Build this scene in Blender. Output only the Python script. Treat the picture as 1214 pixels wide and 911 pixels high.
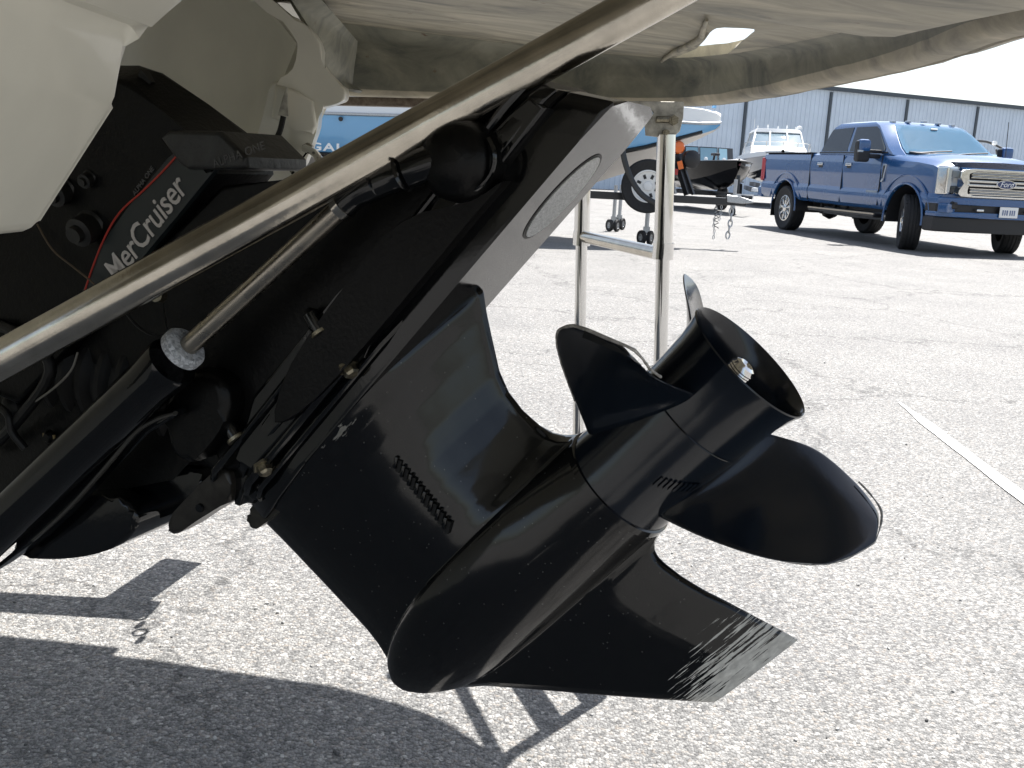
import bpy, bmesh, math, random
import numpy as np
from mathutils import Vector, Matrix, noise
from math import radians as R, sin, cos, pi as PI, sqrt
random.seed(4)
S = bpy.context.scene
for o in list(bpy.data.objects): bpy.data.objects.remove(o)
COL = S.collection

# ------------------------------------------------------------------ camera
H = 1.02; F = 1180.0; PITCH = R(12.5); ROLL = R(2.9)
cd = bpy.data.cameras.new('camera'); cam = bpy.data.objects.new('camera', cd); COL.objects.link(cam)
cd.sensor_width = 36; cd.lens = F/1214*36; cd.clip_start = 0.02; cd.clip_end = 3000
fw = Vector((0, cos(PITCH), -sin(PITCH))); up = Vector((0, sin(PITCH), cos(PITCH))); rt = Vector((1, 0, 0))
r2 = rt*cos(ROLL) - up*(-sin(ROLL)); u2 = up*cos(ROLL) - rt*sin(ROLL)
M = Matrix((( r2.x, u2.x, -fw.x, 0), (r2.y, u2.y, -fw.y, 0), (r2.z, u2.z, -fw.z, H), (0, 0, 0, 1)))
cam.matrix_world = M
S.camera = cam
cd.dof.use_dof = False

# ------------------------------------------------------------------ sky and sun
SX, SY = -0.31, -0.45                      # where a shadow falls per metre of height
sdir = Vector((-SX, -SY, 1)).normalized()
elev = math.asin(sdir.z); az = math.atan2(sdir.x, sdir.y)
W = bpy.data.worlds.new('World'); S.world = W; W.use_nodes = True
nt = W.node_tree; nt.nodes.clear()
wo = nt.nodes.new('ShaderNodeOutputWorld'); bg = nt.nodes.new('ShaderNodeBackground'); hs = nt.nodes.new('ShaderNodeHueSaturation'); hs.inputs['Saturation'].default_value = .68; nt.links.new(hs.outputs[0], bg.inputs[0])
sk = nt.nodes.new('ShaderNodeTexSky'); sk.sky_type = 'NISHITA'; sk.sun_disc = False
sk.sun_elevation = elev; sk.sun_rotation = az; sk.air_density = 1.0; sk.dust_density = 1.6; sk.ozone_density = 1.0
nt.links.new(sk.outputs[0], hs.inputs['Color']); bg.inputs[1].default_value = 0.088
nt.links.new(bg.outputs[0], wo.inputs[0])
sl = bpy.data.lights.new('sun', 'SUN'); sun = bpy.data.objects.new('sun', sl); COL.objects.link(sun)
sl.energy = 5.0; sl.angle = R(0.5); sl.color = (1.0, 0.972, 0.94)
sun.rotation_euler = (-sdir).to_track_quat('-Z', 'Y').to_euler(); sun.location = (0, 0, 30)
S.view_settings.view_transform = 'Standard'; S.view_settings.look = 'None'
S.view_settings.exposure = 1.24; S.view_settings.gamma = 1.0
S.render.engine = 'CYCLES'
S.cycles.max_bounces = 8; S.cycles.diffuse_bounces = 4; S.cycles.glossy_bounces = 4

# ------------------------------------------------------------------ measuring helpers
def ray(px, py):
    xr = (px-607)/F; ur = (455.5-py)/F
    x0 = xr*cos(ROLL)-ur*sin(ROLL); u0 = xr*sin(ROLL)+ur*cos(ROLL)
    return Vector((x0, cos(PITCH)+u0*sin(PITCH), -sin(PITCH)+u0*cos(PITCH)))
CAM = Vector((0, 0, H))
def at(px, py, y): r = ray(px, py); return CAM + r*(y/r.y)
def onz(px, py, z): r = ray(px, py); return CAM + r*((z-H)/r.z)

# drive frame: a along the propeller shaft, l down the leg, c sideways towards the camera
PSI = R(24); TAU = R(50)
DO = at(888, 430, .76)
DA = Vector((cos(TAU)*cos(PSI), -cos(TAU)*sin(PSI), sin(TAU)))
DL = Vector((sin(TAU)*cos(PSI), -sin(TAU)*sin(PSI), -cos(TAU)))
DC = Vector((-sin(PSI), -cos(PSI), 0))
DM = Matrix(((DA.x, DL.x, -DC.x, DO.x), (DA.y, DL.y, -DC.y, DO.y), (DA.z, DL.z, -DC.z, DO.z), (0, 0, 0, 1)))
def pl(px, py, c=0.0):
    r = ray(px, py)
    m = Matrix(((DA.x, DL.x, -r.x), (DA.y, DL.y, -r.y), (DA.z, DL.z, -r.z)))
    q = m.inverted() @ (CAM - DO - c*DC)
    return q.x, q.y
def dp(px, py, c=0.0):
    a, l = pl(px, py, c); return Vector((a, l, -c))

# ------------------------------------------------------------------ object helpers
def tag(o, label=None, cat=None, group=None, kind=None):
    if label: o['label'] = label
    if cat: o['category'] = cat
    if group: o['group'] = group
    if kind: o['kind'] = kind
    return o
def empty(name, loc=(0, 0, 0), rz=0, matrix=None):
    o = bpy.data.objects.new(name, None); COL.objects.link(o); o.empty_display_size = .1
    if matrix is not None: o.matrix_world = matrix
    else: o.location = loc; o.rotation_euler = (0, 0, rz)
    return o
class Local:                       # parent with world-space vertices
    def __init__(s, o): s.o = o
def finish(name, bm, mat, parent=None, smooth=True, angle=35, wn=False):
    bmesh.ops.recalc_face_normals(bm, faces=bm.faces)
    if isinstance(parent, Local):
        inv = Matrix.LocRotScale(parent.o.location, parent.o.rotation_euler, None).inverted()
        bm.transform(inv); parent = parent.o
    me = bpy.data.meshes.new(name); bm.to_mesh(me); bm.free()
    me.materials.append(mat)
    if smooth:
        me.polygons.foreach_set('use_smooth', [True]*len(me.polygons))
        me.set_sharp_from_angle(angle=R(angle))
    o = bpy.data.objects.new(name, me); COL.objects.link(o)
    if parent: o.parent = parent
    if wn:
        md = o.modifiers.new('weighted', 'WEIGHTED_NORMAL'); md.keep_sharp = True; md.weight = 90
    return o
def bm_box(bm, c, s, rot=None, bev=0):
    m = Matrix.Translation(Vector(c)) @ (rot.to_4x4() if rot is not None else Matrix.Identity(4)) @ Matrix.Diagonal((s[0], s[1], s[2], 1))
    r = bmesh.ops.create_cube(bm, size=1, matrix=m)
    if bev:
        es = list({e for v in r['verts'] for e in v.link_edges})
        bmesh.ops.bevel(bm, geom=es, offset=bev, segments=2, affect='EDGES', profile=.5)
    return bm
def box(name, c, s, mat, parent=None, rot=None, bev=0):
    bm = bmesh.new(); bm_box(bm, c, s, rot, bev); return finish(name, bm, mat, parent, wn=bev > 0)
def frames(pts):
    pts = [Vector(p) for p in pts]; n = len(pts); T = []
    for i in range(n):
        t = pts[min(i+1, n-1)] - pts[max(i-1, 0)]; T.append(t.normalized())
    a = Vector((0, 0, 1)) if abs(T[0].z) < .9 else Vector((1, 0, 0))
    nrm = (a - T[0]*a.dot(T[0])).normalized(); out = []
    for i in range(n):
        nrm = (nrm - T[i]*nrm.dot(T[i])).normalized(); out.append((pts[i], nrm, T[i].cross(nrm)))
    return out
def bm_tube(bm, pts, rad, seg=12, cap=True, flat=1.0):
    fr = frames(pts); rings = []
    for i, (p, n, b) in enumerate(fr):
        r = rad[i] if isinstance(rad, (list, tuple)) else rad
        rings.append([bm.verts.new(p + n*(r*cos(2*PI*k/seg)) + b*(r*flat*sin(2*PI*k/seg))) for k in range(seg)])
    for i in range(len(rings)-1):
        for k in range(seg):
            bm.faces.new((rings[i][k], rings[i][(k+1) % seg], rings[i+1][(k+1) % seg], rings[i+1][k]))
    if cap:
        bm.faces.new(rings[0][::-1]); bm.faces.new(rings[-1])
    return bm
def tube(name, pts, rad, mat, parent=None, seg=12, cap=True, flat=1.0):
    bm = bmesh.new(); bm_tube(bm, pts, rad, seg, cap, flat); return finish(name, bm, mat, parent)
def bm_lathe(bm, prof, org, axis, seg=32, closed=False):
    axis = Vector(axis).normalized(); a = Vector((0, 0, 1)) if abs(axis.z) < .9 else Vector((1, 0, 0))
    n = (a-axis*a.dot(axis)).normalized(); b = axis.cross(n); org = Vector(org); rings = []
    for r, h in prof:
        if r < 1e-6: rings.append([bm.verts.new(org+axis*h)])
        else: rings.append([bm.verts.new(org+axis*h+n*(r*cos(2*PI*k/seg))+b*(r*sin(2*PI*k/seg))) for k in range(seg)])
    m = len(rings)
    for i in range(m if closed else m-1):
        A, B = rings[i], rings[(i+1) % m]
        for k in range(seg):
            k2 = (k+1) % seg
            if len(A) == 1 and len(B) == 1: continue
            if len(A) == 1: bm.faces.new((A[0], B[k], B[k2]))
            elif len(B) == 1: bm.faces.new((A[k], A[k2], B[0]))
            else: bm.faces.new((A[k], A[k2], B[k2], B[k]))
    return bm
def lathe(name, prof, org, axis, mat, parent=None, seg=32, closed=False, angle=35):
    bm = bmesh.new(); bm_lathe(bm, prof, org, axis, seg, closed); return finish(name, bm, mat, parent, angle=angle)
def bm_slab(bm, outline, f0, f1, bev=0, seg=2):
    """closed solid between two copies of an outline: f0(p), f1(p) give the 3D points"""
    a = [bm.verts.new(f0(p)) for p in outline]; b = [bm.verts.new(f1(p)) for p in outline]; n = len(a)
    fs = [bm.faces.new(a[::-1]), bm.faces.new(b)]
    for i in range(n): fs.append(bm.faces.new((a[i], a[(i+1) % n], b[(i+1) % n], b[i])))
    if bev:
        es = list({e for f in fs[:2] for e in f.edges})
        bmesh.ops.bevel(bm, geom=es, offset=bev, segments=seg, affect='EDGES', profile=.5, clamp_overlap=True)
    return bm
def slab(name, outline, f0, f1, mat, parent=None, bev=0, seg=2, angle=35):
    bm = bmesh.new(); bm_slab(bm, outline, f0, f1, bev, seg); return finish(name, bm, mat, parent, angle=angle, wn=bev > 0)
def smooth_poly(pts, n=3, closed=True):
    P = [Vector(p) for p in pts]; out = []; m = len(P)
    for i in range(m if closed else m-1):
        p0, p1, p2, p3 = P[(i-1) % m], P[i], P[(i+1) % m], P[(i+2) % m]
        if not closed:
            p0 = P[max(i-1, 0)]; p3 = P[min(i+2, m-1)]
        for k in range(n):
            t = k/n
            out.append(.5*((2*p1)+(p2-p0)*t+(2*p0-5*p1+4*p2-p3)*t*t+(3*p1-p0-3*p2+p3)*t**3))
    if not closed: out.append(P[-1])
    return out
def dslab(name, px, c0, c1, mat, parent, cpl=None, bev=.004, seg=3, sm=0, angle=35):
    """solid of the drive: outline measured on the plane c=cpl, thickness c0..c1"""
    cpl = (c0+c1)/2 if cpl is None else cpl
    o = [Vector(pl(x, y, cpl)) for x, y in px]
    if sm: o = smooth_poly(o, sm)
    return slab(name, o, lambda p: Vector((p[0], p[1], -c0)), lambda p: Vector((p[0], p[1], -c1)), mat, parent, bev, seg, angle)
def text_bm(body, size, extrude=.0004, shear=0, offset=0, ax='CENTER', spacing=1.0):
    c = bpy.data.curves.new('t', 'FONT'); c.body = body; c.size = size; c.extrude = extrude; c.shear = shear; c.offset = offset
    c.align_x = ax; c.align_y = 'CENTER'; c.space_character = spacing; c.resolution_u = 3
    o = bpy.data.objects.new('t', c); COL.objects.link(o)
    dg = bpy.context.evaluated_depsgraph_get(); me = bpy.data.meshes.new_from_object(o.evaluated_get(dg))
    bpy.data.objects.remove(o); bpy.data.curves.remove(c)
    bm = bmesh.new(); bm.from_mesh(me); bpy.data.meshes.remove(me); return bm
def text(name, body, size, org, xa, ya, mat, parent=None, sx=1.0, **k):
    bm = text_bm(body, size, **k); xa = Vector(xa).normalized(); ya = Vector(ya).normalized(); z = xa.cross(ya)
    m = Matrix(((xa.x*sx, ya.x, z.x, org[0]), (xa.y*sx, ya.y, z.y, org[1]), (xa.z*sx, ya.z, z.z, org[2]), (0, 0, 0, 1)))
    bm.transform(m); return finish(name, bm, mat, parent, smooth=False)
def copy_tree(o, parent=None):
    c = o.copy(); COL.objects.link(c); c.parent = parent
    for ch in [x for x in S.objects if x.parent == o]: copy_tree(ch, c)
    return c

# ------------------------------------------------------------------ materials
def mat(name, col, rough=.5, metal=0.0, coat=0.0, spec=.5, var=0.0, vscale=20, bump=0.0, bscale=60, rvar=0.0, dirt=None, ior=1.5):
    m = bpy.data.materials.new(name); m.use_nodes = True; t = m.node_tree; b = t.nodes['Principled BSDF']
    b.inputs['Base Color'].default_value = (*col, 1); b.inputs['Roughness'].default_value = rough
    b.inputs['Metallic'].default_value = metal; b.inputs['Coat Weight'].default_value = coat; b.inputs['Coat Roughness'].default_value = .04
    b.inputs['Specular IOR Level'].default_value = spec; b.inputs['IOR'].default_value = ior
    tc = t.nodes.new('ShaderNodeTexCoord')
    def nz(sc, det=5, ro=.6):
        n = t.nodes.new('ShaderNodeTexNoise'); n.inputs['Scale'].default_value = sc; n.inputs['Detail'].default_value = det
        n.inputs['Roughness'].default_value = ro; t.links.new(tc.outputs['Object'], n.inputs['Vector']); return n
    if var or dirt:
        n = nz(vscale); r = t.nodes.new('ShaderNodeValToRGB'); r.color_ramp.elements[0].position = .35; r.color_ramp.elements[1].position = .65
        d = dirt if dirt else [max(0, x*(1-var)) for x in col]
        r.color_ramp.elements[0].color = (*d, 1); r.color_ramp.elements[1].color = (*[min(1, x*(1+var*.5)) for x in col], 1)
        t.links.new(n.outputs['Fac'], r.inputs[0]); t.links.new(r.outputs[0], b.inputs['Base Color'])
    if rvar:
        n = nz(vscale*.6, 6); mr = t.nodes.new('ShaderNodeMapRange'); mr.inputs[1].default_value = .3; mr.inputs[2].default_value = .7
        mr.inputs[3].default_value = max(.01, rough-rvar); mr.inputs[4].default_value = rough+rvar
        t.links.new(n.outputs['Fac'], mr.inputs[0]); t.links.new(mr.outputs[0], b.inputs['Roughness'])
    if bump:
        n = nz(bscale, 4); bp = t.nodes.new('ShaderNodeBump'); bp.inputs['Strength'].default_value = bump; bp.inputs['Distance'].default_value = .002
        t.links.new(n.outputs['Fac'], bp.inputs['Height']); t.links.new(bp.outputs[0], b.inputs['Normal'])
    return m
M_black = mat('black_drive_paint', (.003, .0033, .0037), .10, spec=.5, rvar=.04, vscale=14, bump=.05, bscale=90)
M_black2 = mat('black_matt_casting', (.0028, .0029, .003), .33, spec=.18, bump=.25, bscale=220, var=.3, vscale=50)
M_rubber = mat('black_rubber', (.006, .006, .006), .5, spec=.3, bump=.15, bscale=150)
M_prop = mat('black_propeller_enamel', (.0040, .0065, .011), .16, spec=.55, rvar=.03, vscale=25, bump=.04, bscale=70)
M_steel = mat('stainless_tube', (.54, .50, .43), .17, 1.0, var=.18, rvar=.08, vscale=30, bump=.06, bscale=200)
M_chrome = mat('polished_steel', (.72, .71, .69), .09, 1.0, rvar=.05, vscale=30)
M_bolt = mat('dull_bolt', (.30, .27, .20), .4, 1.0, var=.4, vscale=300)
M_gel = mat('cream_gelcoat', (.665, .645, .56), .34, coat=.25, var=.10, vscale=3.5, bump=.05, bscale=25)
M_alum = mat('oxidised_aluminium', (.50, .48, .42), .55, .5, var=.4, vscale=60, bump=.15, bscale=200)
M_white = mat('white_paint', (.8, .8, .78), .35, coat=.3)
M_tyre = mat('tyre_rubber', (.018, .018, .019), .75, bump=.3, bscale=120, var=.3, vscale=40)
M_darkmetal = mat('black_trailer_paint', (.012, .013, .015), .4, coat=.2)
M_galv = mat('galvanised_steel', (.45, .46, .47), .45, .8, var=.2, vscale=80)
M_blue = mat('blue_truck_paint', (.012, .078, .225), .25, .1, coat=1.0, rvar=.05, vscale=3)
M_glass = mat('tinted_glass', (.012, .018, .024), .04, spec=.5)
M_wsglass = mat('windscreen_glass', (.07, .22, .36), .05, spec=.9)
M_plastic = mat('black_plastic', (.015, .015, .017), .5)
M_red = mat('red_lens', (.45, .01, .012), .2, coat=.6)
M_orange = mat('orange_lens', (.85, .16, .01), .25, coat=.6)
M_lens = mat('clear_lamp_lens', (.40, .43, .46), .12, .6, coat=1.0)
M_sky = mat('light_blue_gelcoat', (.17, .40, .66), .25, coat=.5)
M_whiteboat = mat('white_gelcoat', (.78, .79, .78), .25, coat=.5)
M_blackboat = mat('black_boat_paint', (.006, .006, .007), .16, spec=.3)
M_bglass = mat('boat_windscreen', (.22, .38, .46), .08, spec=.9)
M_int = mat('grey_upholstery', (.25, .25, .26), .7)

def asphalt():
    m = bpy.data.materials.new('sun_bleached_asphalt'); m.use_nodes = True; t = m.node_tree; N = t.nodes; K = t.links; b = N['Principled BSDF']
    b.inputs['Roughness'].default_value = .74; b.inputs['Specular IOR Level'].default_value = .5
    tc = N.new('ShaderNodeTexCoord')
    def vor(sc, feat='F1'):
        v = N.new('ShaderNodeTexVoronoi'); v.inputs['Scale'].default_value = sc; v.feature = feat
        mp = N.new('ShaderNodeVectorMath'); mp.operation = 'ADD'; K.new(tc.outputs['Object'], mp.inputs[0])
        nn = N.new('ShaderNodeTexNoise'); nn.inputs['Scale'].default_value = sc*.9; nn.inputs['Detail'].default_value = 2; K.new(tc.outputs['Object'], nn.inputs['Vector'])
        ml = N.new('ShaderNodeVectorMath'); ml.operation = 'SCALE'; ml.inputs['Scale'].default_value = .9/sc; K.new(nn.outputs['Color'], ml.inputs[0]); K.new(ml.outputs[0], mp.inputs[1])
        K.new(mp.outputs[0], v.inputs['Vector']); return v
    def noi(sc, det, ro=.6):
        n = N.new('ShaderNodeTexNoise'); n.inputs['Scale'].default_value = sc; n.inputs['Detail'].default_value = det; n.inputs['Roughness'].default_value = ro
        K.new(tc.outputs['Object'], n.inputs['Vector']); return n
    v1 = vor(150); v2 = vor(330)
    sep = N.new('ShaderNodeSeparateColor'); K.new(v1.outputs['Color'], sep.inputs[0])
    r1 = N.new('ShaderNodeValToRGB'); e = r1.color_ramp.elements
    e[0].position = 0; e[0].color = (.125, .125, .124, 1); e[1].position = 1; e[1].color = (.53, .525, .515, 1)
    for p, c in ((.25, (.20, .199, .197)), (.55, (.275, .273, .269)), (.80, (.36, .357, .35)), (.9, (.30, .272, .245))):
        x = e.new(p); x.color = (*c, 1)
    K.new(sep.outputs[0], r1.inputs[0])
    v3 = vor(62); s3 = N.new('ShaderNodeSeparateColor'); K.new(v3.outputs['Color'], s3.inputs[0])
    big = N.new('ShaderNodeMath'); big.operation = 'GREATER_THAN'; big.inputs[1].default_value = .80; K.new(s3.outputs[0], big.inputs[0])
    near_ = N.new('ShaderNodeMath'); near_.operation = 'LESS_THAN'; near_.inputs[1].default_value = .38; K.new(v3.outputs['Distance'], near_.inputs[0])
    bm_ = N.new('ShaderNodeMath'); bm_.operation = 'MULTIPLY'; K.new(big.outputs[0], bm_.inputs[0]); K.new(near_.outputs[0], bm_.inputs[1])
    rb3 = N.new('ShaderNodeValToRGB'); rb3.color_ramp.elements[0].color = (.16, .16, .158, 1); rb3.color_ramp.elements[1].color = (.60, .59, .57, 1); K.new(s3.outputs[1], rb3.inputs[0])
    # dark binder between the stones
    r2 = N.new('ShaderNodeValToRGB'); r2.color_ramp.elements[0].position = .45; r2.color_ramp.elements[0].color = (1, 1, 1, 1)
    r2.color_ramp.elements[1].position = .85; r2.color_ramp.elements[1].color = (.55, .54, .53, 1); K.new(v1.outputs['Distance'], r2.inputs[0])
    mx = N.new('ShaderNodeMixRGB'); mx.blend_type = 'MULTIPLY'; mx.inputs[0].default_value = .8; mb = N.new('ShaderNodeMixRGB'); K.new(bm_.outputs[0], mb.inputs[0]); K.new(r1.outputs[0], mb.inputs[1]); K.new(rb3.outputs[0], mb.inputs[2]); K.new(mb.outputs[0], mx.inputs[1]); K.new(r2.outputs[0], mx.inputs[2])
    n0 = noi(1.3, 6); r3 = N.new('ShaderNodeValToRGB'); r3.color_ramp.elements[0].position = .3; r3.color_ramp.elements[0].color = (.78, .78, .78, 1)
    r3.color_ramp.elements[1].position = .7; r3.color_ramp.elements[1].color = (1.02, 1.015, 1.0, 1); K.new(n0.outputs['Fac'], r3.inputs[0])
    mx2 = N.new('ShaderNodeMixRGB'); mx2.blend_type = 'MULTIPLY'; mx2.inputs[0].default_value = 1; K.new(mx.outputs[0], mx2.inputs[1]); K.new(r3.outputs[0], mx2.inputs[2])
    # fine grit
    s2 = N.new('ShaderNodeSeparateColor'); K.new(v2.outputs['Color'], s2.inputs[0])
    r4 = N.new('ShaderNodeMapRange'); r4.inputs[3].default_value = .78; r4.inputs[4].default_value = 1.18; K.new(s2.outputs[1], r4.inputs[0])
    mx3 = N.new('ShaderNodeVectorMath'); mx3.operation = 'SCALE'; K.new(mx2.outputs[0], mx3.inputs[0]); K.new(r4.outputs[0], mx3.inputs['Scale'])
    # cracks
    cv = N.new('ShaderNodeTexVoronoi'); cv.feature = 'DISTANCE_TO_EDGE'; cv.inputs['Scale'].default_value = .55
    ad = N.new('ShaderNodeVectorMath'); ad.operation = 'ADD'; nn = noi(3.5, 6, .65); sc = N.new('ShaderNodeVectorMath'); sc.operation = 'SCALE'; sc.inputs['Scale'].default_value = .55
    K.new(nn.outputs['Color'], sc.inputs[0]); K.new(sc.outputs[0], ad.inputs[1]); K.new(tc.outputs['Object'], ad.inputs[0]); K.new(ad.outputs[0], cv.inputs['Vector'])
    cr = N.new('ShaderNodeMapRange'); cr.inputs[1].default_value = .0; cr.inputs[2].default_value = .010; cr.inputs[3].default_value = .5; cr.inputs[4].default_value = 1; K.new(cv.outputs['Distance'], cr.inputs[0])
    mx4 = N.new('ShaderNodeVectorMath'); mx4.operation = 'SCALE'; K.new(mx3.outputs[0], mx4.inputs[0]); K.new(cr.outputs[0], mx4.inputs['Scale'])
    tint = N.new('ShaderNodeVectorMath'); tint.operation = 'MULTIPLY'; tint.inputs[1].default_value = (.93, .922, .902); K.new(mx4.outputs[0], tint.inputs[0])
    K.new(tint.outputs[0], b.inputs['Base Color'])
    bp = N.new('ShaderNodeBump'); bp.inputs['Strength'].default_value = .8; bp.inputs['Distance'].default_value = .006; bp.invert = True
    ax = N.new('ShaderNodeMath'); ax.operation = 'ADD'; K.new(v1.outputs['Distance'], ax.inputs[0])
    am = N.new('ShaderNodeMath'); am.operation = 'MULTIPLY'; am.inputs[1].default_value = .35; K.new(v2.outputs['Distance'], am.inputs[0]); K.new(am.outputs[0], ax.inputs[1])
    K.new(ax.outputs[0], bp.inputs['Height']); K.new(bp.outputs[0], b.inputs['Normal'])
    return m
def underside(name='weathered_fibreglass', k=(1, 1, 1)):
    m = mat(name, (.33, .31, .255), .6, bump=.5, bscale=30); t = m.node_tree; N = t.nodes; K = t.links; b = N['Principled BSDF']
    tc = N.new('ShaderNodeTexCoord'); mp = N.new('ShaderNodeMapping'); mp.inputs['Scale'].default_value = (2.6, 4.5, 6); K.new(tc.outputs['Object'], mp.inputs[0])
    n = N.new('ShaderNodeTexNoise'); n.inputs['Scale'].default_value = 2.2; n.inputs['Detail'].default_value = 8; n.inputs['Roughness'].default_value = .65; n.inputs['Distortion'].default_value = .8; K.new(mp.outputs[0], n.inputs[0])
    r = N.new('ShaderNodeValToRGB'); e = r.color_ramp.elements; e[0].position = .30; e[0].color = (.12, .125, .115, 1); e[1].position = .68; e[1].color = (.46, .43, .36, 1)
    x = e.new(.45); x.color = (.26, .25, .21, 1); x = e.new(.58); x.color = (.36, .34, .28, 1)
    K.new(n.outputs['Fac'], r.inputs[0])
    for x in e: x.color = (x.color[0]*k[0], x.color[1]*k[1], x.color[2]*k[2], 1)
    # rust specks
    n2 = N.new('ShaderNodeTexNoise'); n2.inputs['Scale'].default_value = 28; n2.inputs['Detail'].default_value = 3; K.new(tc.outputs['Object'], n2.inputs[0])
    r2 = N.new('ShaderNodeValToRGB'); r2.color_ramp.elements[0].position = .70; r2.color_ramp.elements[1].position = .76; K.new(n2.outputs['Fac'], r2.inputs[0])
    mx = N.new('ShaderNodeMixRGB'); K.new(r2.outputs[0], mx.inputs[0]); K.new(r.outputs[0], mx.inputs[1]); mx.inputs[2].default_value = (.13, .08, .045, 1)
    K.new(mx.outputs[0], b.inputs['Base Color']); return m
def gearcase_paint():
    m = mat('black_gearcase_paint', (.0045, .005, .0055), .09, spec=.5, bump=.04, bscale=60); t = m.node_tree; N = t.nodes; K = t.links; b = N['Principled BSDF']
    tc = N.new('ShaderNodeTexCoord'); sp = N.new('ShaderNodeSeparateXYZ'); K.new(tc.outputs['Object'], sp.inputs[0])
    def strk(sx, sy, seed):
        mp = N.new('ShaderNodeMapping'); mp.inputs['Scale'].default_value = (sx, sy, 1); mp.inputs['Location'].default_value = (seed, seed, 0); mp.inputs['Rotation'].default_value = (0, 0, R(-9)); K.new(tc.outputs['Object'], mp.inputs[0])
        n = N.new('ShaderNodeTexNoise'); n.inputs['Scale'].default_value = 1; n.inputs['Detail'].default_value = 5; n.inputs['Roughness'].default_value = .6; K.new(mp.outputs[0], n.inputs[0]); return n
    # distance to the worn skeg edges: l near .19, plus lower aft corner
    n = strk(26, 520, 0); n.inputs['Detail'].default_value = 8
    mr = N.new('ShaderNodeMapRange'); mr.inputs[1].default_value = .095; mr.inputs[2].default_value = .198; mr.inputs[3].default_value = 0; mr.inputs[4].default_value = 1; K.new(sp.outputs[1], mr.inputs[0])
    mra = N.new('ShaderNodeMapRange'); mra.inputs[1].default_value = -.30; mra.inputs[2].default_value = -.20; mra.inputs[3].default_value = -.40; mra.inputs[4].default_value = .0; K.new(sp.outputs[0], mra.inputs[0])
    ad = N.new('ShaderNodeMath'); ad.operation = 'ADD'; K.new(mr.outputs[0], ad.inputs[0]); K.new(mra.outputs[0], ad.inputs[1])
    md = N.new('ShaderNodeMath'); md.operation = 'MULTIPLY_ADD'; md.inputs[1].default_value = .56; K.new(ad.outputs[0], md.inputs[0]); K.new(n.outputs['Fac'], md.inputs[2])
    st = N.new('ShaderNodeMapRange'); st.inputs[1].default_value = .84; st.inputs[2].default_value = .87; K.new(md.outputs[0], st.inputs[0])
    # small scuff on the side
    n3 = strk(38, 190, 3.1); 
    dx = N.new('ShaderNodeVectorMath'); dx.operation = 'DISTANCE'; mp = N.new('ShaderNodeMapping'); mp.inputs['Scale'].default_value = (1, 6.5, 0); K.new(tc.outputs['Object'], mp.inputs[0]); K.new(mp.outputs[0], dx.inputs[0])
    q = pl(415, 510, .04); dx.inputs[1].default_value = (q[0], q[1]*6.5, 0)
    m2 = N.new('ShaderNodeMapRange'); m2.inputs[1].default_value = 0; m2.inputs[2].default_value = .055; m2.inputs[3].default_value = .30; m2.inputs[4].default_value = 0; K.new(dx.outputs['Value'], m2.inputs[0])
    a2 = N.new('ShaderNodeMath'); a2.operation = 'ADD'; K.new(m2.outputs[0], a2.inputs[0]); K.new(n3.outputs['Fac'], a2.inputs[1])
    s2 = N.new('ShaderNodeMapRange'); s2.inputs[1].default_value = .74; s2.inputs[2].default_value = .76; s2.inputs[4].default_value = .30; K.new(a2.outputs[0], s2.inputs[0])
    mxx = N.new('ShaderNodeMath'); mxx.operation = 'MAXIMUM'; K.new(st.outputs[0], mxx.inputs[0]); K.new(s2.outputs[0], mxx.inputs[1])
    mx = N.new('ShaderNodeMixRGB'); K.new(mxx.outputs[0], mx.inputs[0]); mx.inputs[1].default_value = (.003, .0034, .0038, 1); mx.inputs[2].default_value = (.30, .285, .25, 1)
    nb_ = strk(90, 240, 7); rb_ = N.new('ShaderNodeValToRGB'); rb_.color_ramp.elements[0].position = .3; rb_.color_ramp.elements[0].color = (.40, .385, .35, 1); rb_.color_ramp.elements[1].position = .7; rb_.color_ramp.elements[1].color = (.70, .68, .62, 1); K.new(nb_.outputs['Fac'], rb_.inputs[0]); K.new(rb_.outputs[0], mx.inputs[2]); K.new(mx.outputs[0], b.inputs['Base Color'])
    dv = N.new('ShaderNodeTexVoronoi'); dv.inputs['Scale'].default_value = 260; K.new(tc.outputs['Object'], dv.inputs['Vector'])
    dsep = N.new('ShaderNodeSeparateColor'); K.new(dv.outputs['Color'], dsep.inputs[0])
    d1 = N.new('ShaderNodeMath'); d1.operation = 'LESS_THAN'; d1.inputs[1].default_value = .16; K.new(dv.outputs['Distance'], d1.inputs[0])
    d2 = N.new('ShaderNodeMath'); d2.operation = 'GREATER_THAN'; d2.inputs[1].default_value = .90; K.new(dsep.outputs[0], d2.inputs[0])
    d3 = N.new('ShaderNodeMath'); d3.operation = 'MULTIPLY'; K.new(d1.outputs[0], d3.inputs[0]); K.new(d2.outputs[0], d3.inputs[1])
    d4 = N.new('ShaderNodeMath'); d4.operation = 'MULTIPLY'; d4.inputs[1].default_value = .35; K.new(d3.outputs[0], d4.inputs[0])
    mxd = N.new('ShaderNodeMixRGB'); K.new(d4.outputs[0], mxd.inputs[0]); K.new(mx.outputs[0], mxd.inputs[1]); mxd.inputs[2].default_value = (.25, .24, .22, 1); K.new(mxd.outputs[0], b.inputs['Base Color'])
    rr = N.new('ShaderNodeMapRange'); rr.inputs[3].default_value = .11; rr.inputs[4].default_value = .5; K.new(mxx.outputs[0], rr.inputs[0]); K.new(rr.outputs[0], b.inputs['Roughness'])
    K.new(rr.outputs[0], b.inputs['Coat Roughness'])
    return m
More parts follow.
